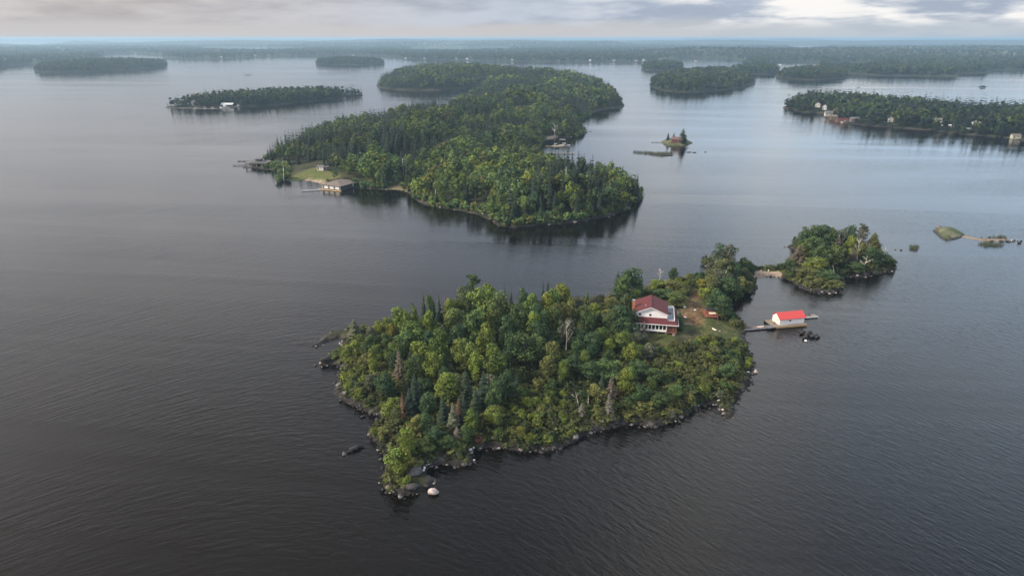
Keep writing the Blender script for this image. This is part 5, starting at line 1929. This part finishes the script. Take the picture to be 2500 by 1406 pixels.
# docks and boats of the small bay
dock(1332, 358, 14, 3.0, 2, 'reddish dock with cargo in the small bay of the wooded island', M_tan)
dock(1331, 375, 22, 2.2, 0, 'long grey dock nearest the camera in the small bay', M_wood)
dock(1356, 372.5, 8, 1.3, 0, 'narrow finger dock beside the long grey one in the small bay', M_wood)
dock(1366, 341, 5, 1.5, 0, 'pale swim raft anchored off the little beach of the bay', M_whiteroof)
dock(1405, 320, 15, 1.4, -3, 'thin dark dock at the rocky point of the wooded island', M_wood)
s = at(1379, 356.5)
motor_boat((s.x, s.y, 0), R(2), 8.5, 'white cabin cruiser with dark canopy moored in the small bay', 'boats at the docks')
s = at(1358, 357.5)
motor_boat((s.x, s.y, 0), R(10), 6.0, 'small open boat with pale top tied at the reddish dock', 'boats at the docks')
s = at(1357, 362.5)
motor_boat((s.x, s.y, 0), R(0), 5.0, 'low dark boat floating just off the reddish dock', 'boats at the docks', False, M_navy)

# poles and flagpoles on the big island
for (a, b, h, lab) in ((1380, 492, 17.0, 'tall bare white pole rising from the front of the wooded island'), (1364, 440, 10, 'second white pole half hidden behind the tall one'),
                       (985, 312, 12, 'thin utility pole on the far slope of the wooded island'), (1093, 310, 8, 'short pale pole by the bare patch on the wooded island'),
                       (985, 428, 10, 'grey leaning pole above the bare rock on the island front')):
    q = mid.ground(a, b)
    o = MB().tube((0, 0, -.3), (0, 0, h), .12, .07, 8).tube((0, 0, h), (0, 0, h + .12), .10, .02, 8).build('pole', M_trim)
    o.location = q
    tag(o, lab, 'pole')
snag((689, 404), 9.0, 'S', 'tall pale dead trunk on the little point beside the sandy beach', .25, 2, 0.04, land=mid)
snag((1062, 438), 8.5, 'S', 'forked white snag leaning in the front wood of the big island', .22, 5, .3, land=mid)
snag((1355, 302), 11, 'S', 'bare pale tree standing above the little beach of the bay', .3, 9, 0, land=mid, spread=.7)

# ------------------------------------------------------------------ white boathouse and craft of the long low island
q = left.ground(550, 258)
o = empty('boathouse', (at(551, 262).x, at(551, 262).y + 4, 0), R(1))
tag(o, 'long white-roofed boathouse on the low wooded island shore', 'boathouse')
MB().box(-7, 7, 0, 7, .3, 2.6).build('wall', M_navy, o)
gable(MB(), -7.5, 7.5, -.8, 7.8, 2.6, 4.4, 'x', .2).build('roof', M_whiteroof, o)
for i in range(3):
    MB().box(-6.4 + i * 4.4, -3.2 + i * 4.4, -.06, -.003, .3, 2.4).build('bay_door', M_black, o)
for (a, b, L_, lab) in ((548, 263.5, 12, 'white cruiser moored before the white-roofed boathouse'), (582, 261.5, 10, 'white cruiser moored alone along the low island')):
    s = at(a, b)
    bo = motor_boat((s.x, s.y, 0), R(176), L_, lab, 'boats at the low island')
    MB().box(-1.5, 1.2, -1.2, 1.2, .8, 3.3).build('cabin', M_hull, bo)
for (a, b, L_, yw, lab) in ((402, 261.5, 36, 1, 'farthest of the long docks off the low island tip'), (412, 264, 40, 3, 'middle long dock off the low island tip'), (436, 265.5, 44, 2, 'nearest long dock off the low island tip'),
                            (470, 266, 45, 2, 'shore dock along the low island')):
    dock(a, b, L_, 2.2, yw, lab, M_wood, n=14)
for (a, b, lab) in ((478, 266.5, 'small boat at the shore dock of the low island'), (500, 265.5, 'second small boat at the shore dock, nearer the boathouse'), (519, 265.5, 'third small boat at the shore dock, nearest the boathouse')):
    s = at(a, b)
    motor_boat((s.x, s.y, 0), R(80), 6, lab, 'boats at the low island')
q = left.ground(471, 258)
shed('pump_house', 'narrow white hut at the dock end of the low island', q, R(0), 4, 4, 4, 1.6, M_cot, M_greyroof, 'x', 'hut', win=1)
q = left.ground(478, 247)
shed('cottage', 'brown-roofed cottage above the docks of the low island', (q.x, q.y, q.z + 4), R(4), 11, 8, 3.0, 2.4, M_brown, M_brownroof, 'x', 'cottage', win=2)

# ------------------------------------------------------------------ cottages of the right-hand island
def cot(px, py, L_, D_, hw, hr, wall, roof, axis, label, yaw=0, land=right, up=0.0, win=2):
    q_ = land.ground(px, py, up)
    L_, D_, hw, hr = L_ * .78, D_ * .8, hw * .66, hr * .8
    return shed('cottage', label, (q_.x, q_.y, q_.z + up), R(yaw), L_, D_, hw, hr, wall, roof, axis, 'cottage', win=win)


cot(1996, 262, 7, 7, 5, 2.2, M_cot, M_greyroof, 'y', 'white cottage highest on the cottage island point', -20, up=5)
cot(2013, 268, 5, 5, 5.5, 2, M_whiteroof, M_greyroof, 'y', 'pale grey tall hut just below the white cottage', -20, up=3)
cot(2026, 284, 12, 8, 4.0, 3.0, M_cot, M_greyroof, 'x', 'white waterside house with long grey roof on the cottage island', -12, up=.6)
cot(2042, 281, 6, 9, 6.0, 3.0, M_yellow, M_brownroof, 'y', 'yellow-fronted house beside the white waterside one', -10, up=1.5)
cot(2036, 293, 8, 6, 5, 1.6, M_brown, M_brownroof, 'x', 'dark brown two-storey boathouse below the yellow house', -8, up=.6)
cot(2058, 297, 14, 7, 2.6, 1.4, M_brown, M_redroof, 'x', 'long low reddish boathouse on the cottage island docks', -8, up=.6)
cot(2088, 298, 10, 8, 4.0, 2.0, M_greyroof, M_greyroof, 'x', 'grey cottage at the end of the brown docks', -10, up=1)
cot(2289, 300, 10, 7, 3.6, 2.0, M_sage, M_greyroof, 'x', 'sage green cottage among trees before the white canopy', -12, up=3)
cot(2392, 306, 12, 8, 3.2, 2.2, M_cot, M_greyroof, 'y', 'grey gabled cottage with white trim up in the trees', -14, up=4)
cot(2366, 322, 5, 4, 3.2, 1.0, M_sage, M_whiteroof, 'x', 'tiny pale hut on the shore past the white canopy', -10, up=.4, win=1)
cot(2482, 339, 8, 6, 3.6, 1.6, M_sage, M_brownroof, 'x', 'pale boathouse near the frame edge on the cottage island', -10, up=.3, win=1)
cot(2175, 298, 5, 5, 4.5, 2.0, M_cot, M_greyroof, 'y', 'small white hut alone among the island trees', -10, up=2, win=1)
s = at(2318, 318)
o = empty('boat_shelter', (s.x, s.y, 0), R(-8))
tag(o, 'flat white boat canopy on posts over the island shore', 'shelter')
MB().slab([(-6, 0, 4.3), (6, 0, 4.3), (6, 5, 4.5), (-6, 5, 4.5)], .5).build('roof', M_whiteroof, o)
for (a, b) in ((-5.5, .3), (5.5, .3), (5.5, 4.6), (-5.5, 4.6), (1, .3), (3, .3)):
    MB().box(a - .15, a + .15, b - .15, b + .15, -.5, 3.8).build('post', M_trim, o)
MB().box(-4, 7, -2, .1, .3, .6).build('platform', M_whiteroof, o)
for (a, b, L_, yw, lab) in ((1912, 263.5, 12, 0, 'dock at the outer point of the cottage island'), (2018, 297, 22, -6, 'first brown dock below the yellow house'), (2040, 299.5, 18, -6, 'second brown dock below the reddish boathouse'),
                            (2338, 324, 14, -10, 'pale dock beside the white canopy'), (2428, 331, 12, -8, 'pale dock left of the edge boathouse'), (2470, 338, 16, -8, 'dock in front of the edge boathouse')):
    dock(a, b, L_, 2.4, yw, lab, M_whiteroof if b > 320 else M_redwood, n=8)
for (a, b, lab) in ((2448, 335.5, 'white boat moored left of the edge boathouse'), (2060, 299.8, 'white boat moored at the reddish boathouse'), (2325, 316.5, 'small boat under the white canopy')):
    s = at(a, b)
    motor_boat((s.x, s.y - 1, 0), R(170), 7, lab, 'boats at the cottage island')

# ------------------------------------------------------------------ far cottages along the mainland
fc = [(205, 138), (330, 131), (463, 141.5), (540, 143), (622, 138), (862, 137), (990, 146), (1036, 145), (1115, 146), (1140, 147), (1250, 149), (1362, 150), (1440, 151), (1498, 150.5), (1555, 151),
      (1572, 151), (1640, 151), (1700, 152), (1905, 163), (1985, 163), (1998, 164), (2008, 165), (2095, 166), (2406, 158), (2412, 157)]
ORD_ = ('first second third fourth fifth sixth seventh eighth ninth tenth eleventh twelfth thirteenth fourteenth fifteenth sixteenth seventeenth eighteenth '
        'nineteenth twentieth twenty-first twenty-second twenty-third twenty-fourth twenty-fifth').split()
for i, (a, b) in enumerate(fc):
    s = at(a, b, 3.0)
    nm = f'{ORD_[i]} tiny pale cottage from the left along the far mainland shore'
    big = 1.6 if a in (1985, 1998) else 1.0
    shed('cottage', nm, (s.x * 1.012, s.y * 1.012, 3.0), R((i * 37) % 40 - 20), (7 + i % 3) * big, 7, 3.4, 2.0, M_cot if a != 1998 else M_tan, [M_whiteroof, M_greyroof, M_brownroof][i % 3], 'x', 'cottage', win=1, group='far mainland cottages')

# ------------------------------------------------------------------ tiny islet with the red cabin
ISL_PX = [(1615, 347), (1622, 343), (1640, 341.5), (1660, 341), (1678, 344), (1692, 349), (1684, 352), (1676, 357), (1650, 358), (1625, 356), (1618, 351)]
islet = Land(ISL_PX, 2.6, 6.0, jit=0.8, jscale=6, beach=.6, n=3)


def islet_col(x, y, z, d):
    n_ = fbm(x, y, 4.0, 3, 51)
    c = lerp((0.06, 0.075, 0.028), (0.15, 0.13, 0.08), sstep(n_, .42, .68))
    return lerp(c, (0.04, 0.036, 0.034), sstep(-z, -.7, -.2))


islet.mesh('islet_terrain', 1.2, islet_col, M_ground, 3)
islet.cache(1.0)
q = islet.ground(1652, 349)
cb = shed('cabin', 'red cabin with rusty roof on the tiny islet', (q.x, q.y, q.z), R(-12), 8, 5, 2.6, 1.6, plain('red_boards', (.12, .035, .033), .8, .2), plain('rusty_roof', (.14, .085, .08), .8, .25), 'x', 'cabin', win=2)
dock(1591, 347, 9.5, 1.5, 3, 'thin dark dock with footbridge at the tiny islet', M_wood)
P_WIDE = P_SPRUCE[2:4]
for (kd, a, b, h, w_, lab) in ((P_SPRUCE, 1632, 322, 6.6, 1.15, 'outermost spruce on the tiny islet beside the dock'), (P_SPRUCE, 1646, 321, 6.8, 1.0, 'middle slim spruce on the tiny islet by the red cabin'),
                              (P_WIDE, 1669, 312, 11.5, 1.75, 'broad tall pine overhanging the red cabin on the tiny islet')):
    q = islet.ground(a, b, h)
    t_ = tree_obj('spruce_tree' if kd is P_SPRUCE else 'pine_tree', kd, (q.x, q.y, q.z - .2), h, w_, (0.036, 0.060, 0.034))
    tag(t_, lab, 'tree')

# ------------------------------------------------------------------ rocks, shoals and reeds
def rock_arrays(seed, flat=0.6, sub=2):
    import bmesh
    bm = bmesh.new()
    bmesh.ops.create_icosphere(bm, subdivisions=sub, radius=1.0)
    g = np.random.default_rng(seed)
    V = np.array([v.co[:] for v in bm.verts])
    F_ = np.array([[v.index for v in f.verts] for f in bm.faces])
    bm.free()
    for _ in range(7):          # knock flat facets off
        n_ = g.normal(size=3)
        n_ /= np.linalg.norm(n_)
        dcut = g.uniform(0.55, 0.85)
        s_ = V @ n_
        V = V - np.maximum(s_ - dcut, 0)[:, None] * n_ * 0.9
    V = V * (1 + 0.10 * g.normal(size=(len(V), 1)) * 0.6)
    V = V * np.array([1, g.uniform(.65, .9), flat])
    return V, F_


ROCKS = [rock_arrays(40 + i, fl) for i, fl in enumerate((.62, .5, .75, .45, .6, .4))]
ROCK_ME = []
for V, F_ in ROCKS:
    me = mesh_np('rock', V, tris=F_, col=np.ones((len(V), 3)), smooth=False)
    me.materials.append(M_rock)
    ROCK_ME.append(me)


def boulder(px, py, wpx, col, label, k, sink=0.25, rz=None, sy=1.0, name='boulder', cat='rock', group='shore boulders'):
    q = at(px, py, 0.0)
    zz = max(0.0, near.hz(q.x, q.y)) if q.y < 280 else 0.0
    d_ = math.sqrt(q.x ** 2 + q.y ** 2 + 6400)
    s_ = wpx / 2 * d_ / FPX
    o = link(name, ROCK_ME[k % len(ROCK_ME)])
    o.location = (q.x, q.y, zz + s_ * (0.45 - sink))
    o.scale = (s_, s_ * sy, s_)
    o.rotation_euler = (0, 0, rz if rz is not None else px * 1.7)
    o.color = (*col, 1)
    tag(o, label, cat, group)
    return o


PALE, GREYR, DARKR, WHITE = (0.40, 0.33, 0.30), (0.17, 0.162, 0.155), (0.045, 0.042, 0.042), (0.62, 0.60, 0.58)
boulder(1058, 1205, 31, PALE, 'large pale pinkish boulder in the water off the front tip', 0, .1, 0.2)
boulder(840, 1109, 12, GREYR, 'grey rounded boulder at the outer end of the dark reef', 2, .1)
boulder(1845, 909, 13, PALE, 'round tan boulder standing in water off the right shore', 2, .05)
boulder(1826, 914, 10, WHITE, 'whitish boulder just inshore of the round tan one', 0, .1)
boulder(1808, 936, 18, GREYR, 'large grey domed boulder on the right shore bank', 1, .1)
boulder(1754, 984, 9, WHITE, 'uppermost white stone in the small front-right cove', 0)
boulder(1742, 989, 8, GREYR, 'grey stone in the small front-right cove', 3)
boulder(1764, 1003, 8, PALE, 'tan stone at the outer side of the front-right cove', 1)
boulder(1706, 992, 7, WHITE, 'white stone at the inner edge of the front-right cove', 4)
boulder(1405, 1073, 22, GREYR, 'grey boulder under the front shore bushes', 1, .15)
boulder(816, 876, 8, WHITE, 'small white stone at the root of the lower left reef', 2)
boulder(842, 968, 22, GREYR, 'pale grey bedrock hump on the left shore', 1, .2)
boulder(828, 947, 18, GREYR, 'smooth grey bedrock slab higher on the left shore', 3, .2)
boulder(1012, 1170, 44, (0.10, 0.096, 0.094), 'broad grey bedrock slab on the front tip', 5, .28, .9)
boulder(1000, 1199, 46, (0.07, 0.064, 0.062), 'low dark bedrock shelf along the front tip waterline', 5, .26, .1, .6)
boulder(1118, 1122, 24, (0.09, 0.086, 0.083), 'grey rock under the yellow bush at the second front point', 3, .2)
for i, (a, b, w_, lab) in enumerate(((1040, 1141, 8, 'first'), (1046, 1138, 7, 'second'), (1036, 1146, 9, 'third'), (1034, 1151, 10, 'fourth'), (1053, 1135, 6, 'fifth'))):
    boulder(a, b, w_, WHITE, f'{lab} of the bright white stones lined up in the front cove', i)
for i, (a, b, w_, lab) in enumerate(((1148, 1099, 12, 'wider bright white stone below the front shore'), (1156, 1094, 8, 'narrower bright white stone below the front shore'), (1157, 1123, 7, 'white stone at the tip of the second front point'))):
    boulder(a, b, w_, WHITE, lab, i + 1)
for i, (a, b, w_, sy, lab) in enumerate(((800, 886, 40, .5, 'long dark reef rock below the left spit'), (866, 1098, 30, .5, 'dark reef rock between the shore and the grey boulder'), (886, 1018, 14, .8, 'dark rock in the left cove'),
                                         (880, 1092, 18, .6, 'inner dark reef rock next to the left shore'), (854, 1104, 16, .6, 'outer dark reef rock touching the grey boulder'))):
    boulder(a, b, w_, DARKR, lab, 5, .12, .5, sy)
# dark reef by the red-roofed boathouse
for i, (a, b, w_) in enumerate(((1958, 815, 22), (1972, 819, 30), (1986, 823, 26), (1996, 825, 16), (1966, 826, 20), (1953, 809, 10))):
    boulder(a, b, w_, DARKR, ['leftmost', 'largest', 'outer', 'outermost low', 'front', 'smallest upper'][i] + ' dark rock of the reef beside the red-roofed boathouse', 3 + i, .22, .4, .6)
boulder(1967, 833, 10, WHITE, 'white streaked stone in front of the dark boathouse reef', 3, .2)
# stones in open water right of the islet
for i, (a, b, w_) in enumerate(((2186, 610, 4), (2200, 611, 7))):
    boulder(a, b, w_, DARKR, ['tiny dark stone awash near the outer islet tip', 'dark stone awash beside the reed clump'][i], 3)
# grassy rock islet with gravel bar
RI_PX = [(2276, 564), (2290, 558), (2310, 557), (2332, 561), (2350, 569), (2353, 575), (2344, 581), (2325, 586), (2305, 585), (2290, 577), (2284, 569)]
rocky = Land(RI_PX, 1.5, 3.0, jit=.4, jscale=3, beach=.5, n=3)
rocky.mesh('rock_islet', 0.7, lambda x, y, z, d: lerp(lerp((0.060, 0.080, 0.034), (0.16, 0.15, 0.10), sstep(fbm(x, y, 2.4, 3, 5), .46, .70)), (0.035, 0.033, 0.035), sstep(-z, -.75, -.3)), M_ground, 1.5)
BAR_PX = [(2345, 575), (2360, 576), (2395, 582), (2430, 583), (2455, 582), (2462, 586), (2430, 590), (2400, 589), (2370, 583), (2348, 580)]
bar = Land(BAR_PX, .25, 2.0, jit=.3, jscale=3, beach=.25, n=3)
bar.mesh('gravel_bar', 0.7, lambda x, y, z, d: lerp((0.15, 0.12, 0.09), (0.24, 0.20, 0.15), fbm(x, y, 2, 3, 8)), M_ground, 1.0)
boulder(2291, 557, 11, (0.13, 0.12, 0.12), 'grey boulder at the back of the grassy rock islet', 2, .0)
boulder(2308, 557, 9, DARKR, 'dark flat stone behind the grassy rock islet', 5)
g_ = random.Random(4)
names_ = 'first second third fourth fifth sixth seventh eighth ninth tenth eleventh twelfth thirteenth fourteenth fifteenth sixteenth seventeenth eighteenth'.split()
xs_ = sorted([2396, 2408, 2416, 2424, 2431, 2438, 2444, 2449, 2454, 2459, 2465, 2471, 2476, 2484, 2489, 2493, 2420, 2441])
for i, a in enumerate(xs_):
    boulder(a, 580 + g_.uniform(0, 12) + (a - 2440) * .05, g_.uniform(4, 9), (0.32, .30, .28) if i in (13, 15) else DARKR, f'{names_[i]} stone from the inner end of the gravel bar', i, .15)

# shoreline rubble, uncountable
def rubble(land, name, label, count, rmin, rmax, band, seed, cam_side=True):
    g = np.random.default_rng(seed)
    P = land.P
    seg = np.roll(P, -1, 0) - P
    L_ = np.hypot(seg[:, 0], seg[:, 1])
    i = g.choice(len(P), size=count, p=L_ / L_.sum())
    q_ = P[i] + seg[i] * g.random((count, 1)) + g.normal(size=(count, 2)) * band
    h_ = np.array([land.hz(a, b) for a, b in q_])
    k = (h_ > -0.7) & (h_ < 1.1)
    q_, h_ = q_[k], h_[k]
    r = rmin + (rmax - rmin) * g.random(len(q_)) ** 2.5
    VV, FF, CC = [], [], []
    off = 0
    for j in range(len(q_)):
        V, F_ = RUB[j % len(RUB)]
        a = g.uniform(0, 6.28)
        c_, s_ = math.cos(a), math.sin(a)
        X_ = V[:, 0] * c_ - V[:, 1] * s_
        Y_ = V[:, 0] * s_ + V[:, 1] * c_
        z0 = max(h_[j], -0.05) + r[j] * .1
        VV.append(np.stack([q_[j, 0] + X_ * r[j], q_[j, 1] + Y_ * r[j], z0 + V[:, 2] * r[j]], 1))
        FF.append(F_ + off)
        off += len(V)
        t = g.random()
        base = np.array((0.030, 0.028, 0.028)) * (1 - t ** 4) + np.array((0.30, 0.27, 0.25)) * t ** 4
        CC.append(np.repeat(base[None], len(V), 0))
    me = mesh_np(name, np.concatenate(VV), tris=np.concatenate(FF), col=np.concatenate(CC))
    o = link(name, me, None, M_rock)
    tag(o, label, 'rubble', kind='stuff')


RUB = [rock_arrays(60 + i, .6, 1) for i in range(4)]
rubble(near, 'shore_rubble', 'dark stones strewn along the house island waterline', 1500, .12, .75, .45, 9)
rubble(mid, 'shore_rubble', 'stones along the large wooded island waterline', 900, .3, 1.2, .8, 10)


# reeds: thin blades standing in shallow water
def reeds(name, label, pts, n, h, seed):
    g = np.random.default_rng(seed)
    P = px_poly(pts)
    lo, hi = P.min(0), P.max(0)
    x = g.uniform(lo[0], hi[0], n * 6)
    y = g.uniform(lo[1], hi[1], n * 6)
    k = poly_sd(x, y, P) + (fbm(x, y, 2.5, 2, seed) - .5) * 3 > 0
    x, y = x[k][:n], y[k][:n]
    m_ = len(x)
    V = np.array([(-.03, 0, 0), (.03, 0, 0), (.10, .05, 1), (.07, .05, 1)]) * np.array([1.4, 1.4, 1])
    T = np.ones((4, 3))
    C = lerp((0.045, 0.060, 0.025), (0.10, 0.10, 0.05), g.random(m_))
    o = merge_forest(name, [(V, T, np.stack([x, y, np.full(m_, -.1)], 1), h * g.uniform(.5, 1.2, m_), np.full(m_, 1.0), C)], M_leaf)
    tag(o, label, 'reeds', kind='stuff')


reeds('reeds', 'dark reed clump standing in open water off the islet tip', [(2213, 609), (2222, 601), (2240, 602), (2245, 608), (2230, 612)], 420, 1.0, 1)
reeds('reeds', 'loose reeds in front of the gravel bar', [(2386, 597), (2400, 592), (2440, 594), (2456, 598), (2430, 604), (2400, 601)], 700, 1.0, 2)
reeds('reeds', 'reeds behind the far end of the gravel bar', [(2420, 581), (2440, 577), (2456, 579), (2455, 583), (2430, 584)], 320, 1.0, 3)
reeds('reeds', 'long reed bed before the tiny red cabin islet', [(1541, 372), (1560, 371), (1600, 374), (1640, 374), (1645, 378), (1615, 382), (1590, 378), (1560, 375)], 1400, 1.5, 4)
for i, (a, b, w_, lab) in enumerate(((1632, 380, 22, 'dark rock at the end of the long reed bed'), (1682, 372, 14, 'low grassy rock off the tiny red cabin islet'), (1695, 373, 10, 'dark stone trailing the low grassy rock'), (1722, 372, 5, 'lone tiny stone out past the red cabin islet'))):
    boulder(a, b, w_, DARKR if i != 1 else (0.09, .10, .05), lab, 5, .38, .1, .5).scale.z = .9
boulder(605, 184, 18, DARKR, 'bare skerry in open water beyond the long low island', 5, .36, 0, .5).scale.z = 1.6
sk = boulder(2398, 213, 20, DARKR, 'small bushy skerry in the far open water', 5, .42, 0, .6)
sk.scale.z = 1.4
q = at(2398, 214)
for i in range(3):
    o = link('shrub', P_SHRUB[i])
    o.location = (q.x - 3.5 + i * 3.2, q.y, .3)
    o.scale = (2.2, 2.2, (1.8, 3.4, 2.4)[i])
    o.color = (0.04, 0.055, 0.03, 1)
    tag(o, ['first', 'middle', 'last'][i] + ' dark bush on the small far skerry', 'shrub', 'bushes on the far skerry')
# fallen bleached logs
def log(pa, pb, za, zb, r, label):
    a, b = at(*pa, za), at(*pb, zb)
    o = MB().tube((0, 0, 0), b - a, r, r * .45, 6).tube((b - a) * .5, (b - a) * .7 + Vector((.5, .3, .5)), r * .4, .02, 5).build('fallen_log', M_bark)
    o.location = a
    a_ = o.data.color_attributes.new('tint', 'FLOAT_COLOR', 'POINT')
    a_.data.foreach_set('color', np.ones(len(o.data.vertices) * 4, np.float32))
    o.color = (0.5, .46, .42, 1)
    tag(o, label, 'log')


log((1787, 722), (1806, 714), .35, .3, .10, 'bleached fallen trunk in the bay beside the neck')
log((1800, 656), (1816, 664), 1.6, 1.2, .10, 'pale fallen trunk at the foot of the neck pines')
log((1790, 775), (1800, 788), .9, .3, .08, 'thin pale log on the bank next to the walkway')
log((1178, 522), (1196, 528), 2.5, .3, .22, 'bleached tree fallen into the water off the big island front')
# two pale stumps on the strand
for i, (a, b) in enumerate(((1858, 663), (1876, 662))):
    q = near.ground(a, b)
    o = MB().tube((0, 0, -.1), (0, 0, .55), .24, .19, 8).build('stump', M_boardw)
    o.location = q
    tag(o, ['pale stump on the sandy strand nearer the neck', 'pale stump on the sandy strand nearer the islet'][i], 'stump')
# stone row in the lawn
for i in range(6):
    q = near.ground(1667 + i * 4.4, 790 + i * .55)
    o = link('edging_stone', ROCK_ME[i])
    o.location = (q.x, q.y, q.z + .02)
    o.scale = (.22, .18, .18)
    o.color = (.5, .48, .46, 1)
    tag(o, f'{names_[i]} pale edging stone of the short row on the lawn', 'stone', 'edging stones on the lawn')

# ------------------------------------------------------------------ labels for every tree: told apart by the landmark they stand nearest to
def ordinal(k):
    ones = ['', 'first', 'second', 'third', 'fourth', 'fifth', 'sixth', 'seventh', 'eighth', 'ninth', 'tenth', 'eleventh', 'twelfth', 'thirteenth',
            'fourteenth', 'fifteenth', 'sixteenth', 'seventeenth', 'eighteenth', 'nineteenth']
    if k < 20:
        return ones[k]
    t = {2: 'twent', 3: 'thirt', 4: 'fort', 5: 'fift', 6: 'sixt', 7: 'sevent', 8: 'eight', 9: 'ninet'}[k // 10 % 10]
    return t + 'ieth' if k % 10 == 0 else t + 'y-' + ones[k % 10]


def mark_list(items):
    return [(n, v.x, v.y) for n, v in items]


LM = mark_list([('the white house', at(1590, 790, 4)), ('the red-stained deck', at(1732, 760, 4)), ('the walkway landing', at(1818, 800)),
                ('the big pale boulder', at(1058, 1203)), ('the left spit', at(790, 840)), ('the left cove', at(890, 1015)),
                ('the front-right cove', at(1745, 1000)), ('the round tan boulder', at(1845, 908)), ('the sandy strand', at(1880, 670)),
                ('the outer islet tip', at(2185, 657)), ('the islet bay', at(2055, 690)), ('the white-barked dead birch', at(1384, 830, 3)),
                ('the forked front snag', at(1430, 1000, 2)), ('the pine above the wood', at(1153, 770, 3)), ('the grey-brown dead conifer', at(972, 930, 3)),
                ('the second front point', at(1120, 1120)), ('the grey front boulder', at(1405, 1073)), ('the back left shore', at(1040, 785)),
                ('the neck pines', at(1775, 670, 2)), ('the small white outbuilding', at(1490, 785, 3))])
LMM = mark_list([('the tall white pole', at(1380, 492, 3)), ('the three-door boathouse', at(820, 455)), ('the beach cabin', at(782, 417, 2)),
                 ('the bare shore rock', at(960, 462)), ('the tip boathouse', at(625, 405)), ('the east corner of the big island', at(1562, 480)),
                 ('the fallen front tree', at(1190, 528)), ('the front corner of the big island', at(1240, 553)), ('the leaning front snag', at(1062, 490))])


def auto_labels(items, marks, tail, group):
    buckets = {}
    for o, noun, look, p in items:
        best = min(marks, key=lambda m: (m[1] - p[0]) ** 2 + (m[2] - p[1]) ** 2)
        dd = math.hypot(best[1] - p[0], best[2] - p[1])
        buckets.setdefault((best[0], look, noun), []).append((dd, o))
    for (mk, look, noun), lst in buckets.items():
        lst.sort(key=lambda t: t[0])
        for i, (dd, o) in enumerate(lst):
            if len(lst) == 1:
                lab = f'{look} {noun}, the only such near {mk}{tail}'
            elif i == 0:
                lab = f'{look} {noun} closest to {mk}{tail}'
            else:
                lab = f'{look} {noun}, {ordinal(i + 1)} closest to {mk}{tail}'
            tag(o, lab, 'shrub' if noun == 'shrub' else 'tree', group[noun])


GR = {'broadleaf tree': 'broadleaf trees of the house island', 'slender broadleaf tree': 'broadleaf trees of the house island', 'spruce': 'spruces of the house island',
      'pine': 'pines of the house island', 'conifer': 'dead conifers of the house island', 'shrub': 'shrubs of the house island'}
auto_labels([(o, noun, look, p) for o, noun, look, p, h in NEAR_OBJ], LM, '', GR)


def look_of(c, kd):
    r, g, b = c
    if r > 0.19 and kd == 0:
        return 'golden yellow'
    if kd == 1:
        return 'dark'
    if g > 0.165:
        return 'bright green'
    if r > g * 0.95:
        return 'olive green'
    if g < 0.095:
        return 'dark green'
    return 'mid green'


auto_labels([(o, 'broadleaf tree' if k == 0 else 'spruce', look_of(c, k), o.location) for o, k, c, h in MID_SINGLE], LMM, '',
            {'broadleaf tree': 'broadleaf trees at the front of the wooded island', 'spruce': 'spruces at the front of the wooded island'})

# ------------------------------------------------------------------ haze
def make_haze():
    m = bpy.data.materials.new('haze')
    m.use_nodes = True
    t = NT(m.node_tree)
    v = t.n('ShaderNodeVolumePrincipled')
    v.inputs['Color'].default_value = c4(0.53, 0.78, 1.0)
    v.inputs['Density'].default_value = HAZE
    v.inputs['Anisotropy'].default_value = 0.25
    out = t.n('ShaderNodeOutputMaterial')
    t.nt.links.new(v.outputs[0], out.inputs['Volume'])
    S = 24600
    o = MB().box(-S, S, -S, S, -4.0, 84.0).build('haze', m)
    tag(o, 'thin pale blue haze over the whole lake', 'haze', kind='stuff')


HAZE = 1.3e-4
make_haze()
print('COUNTS', cnt)
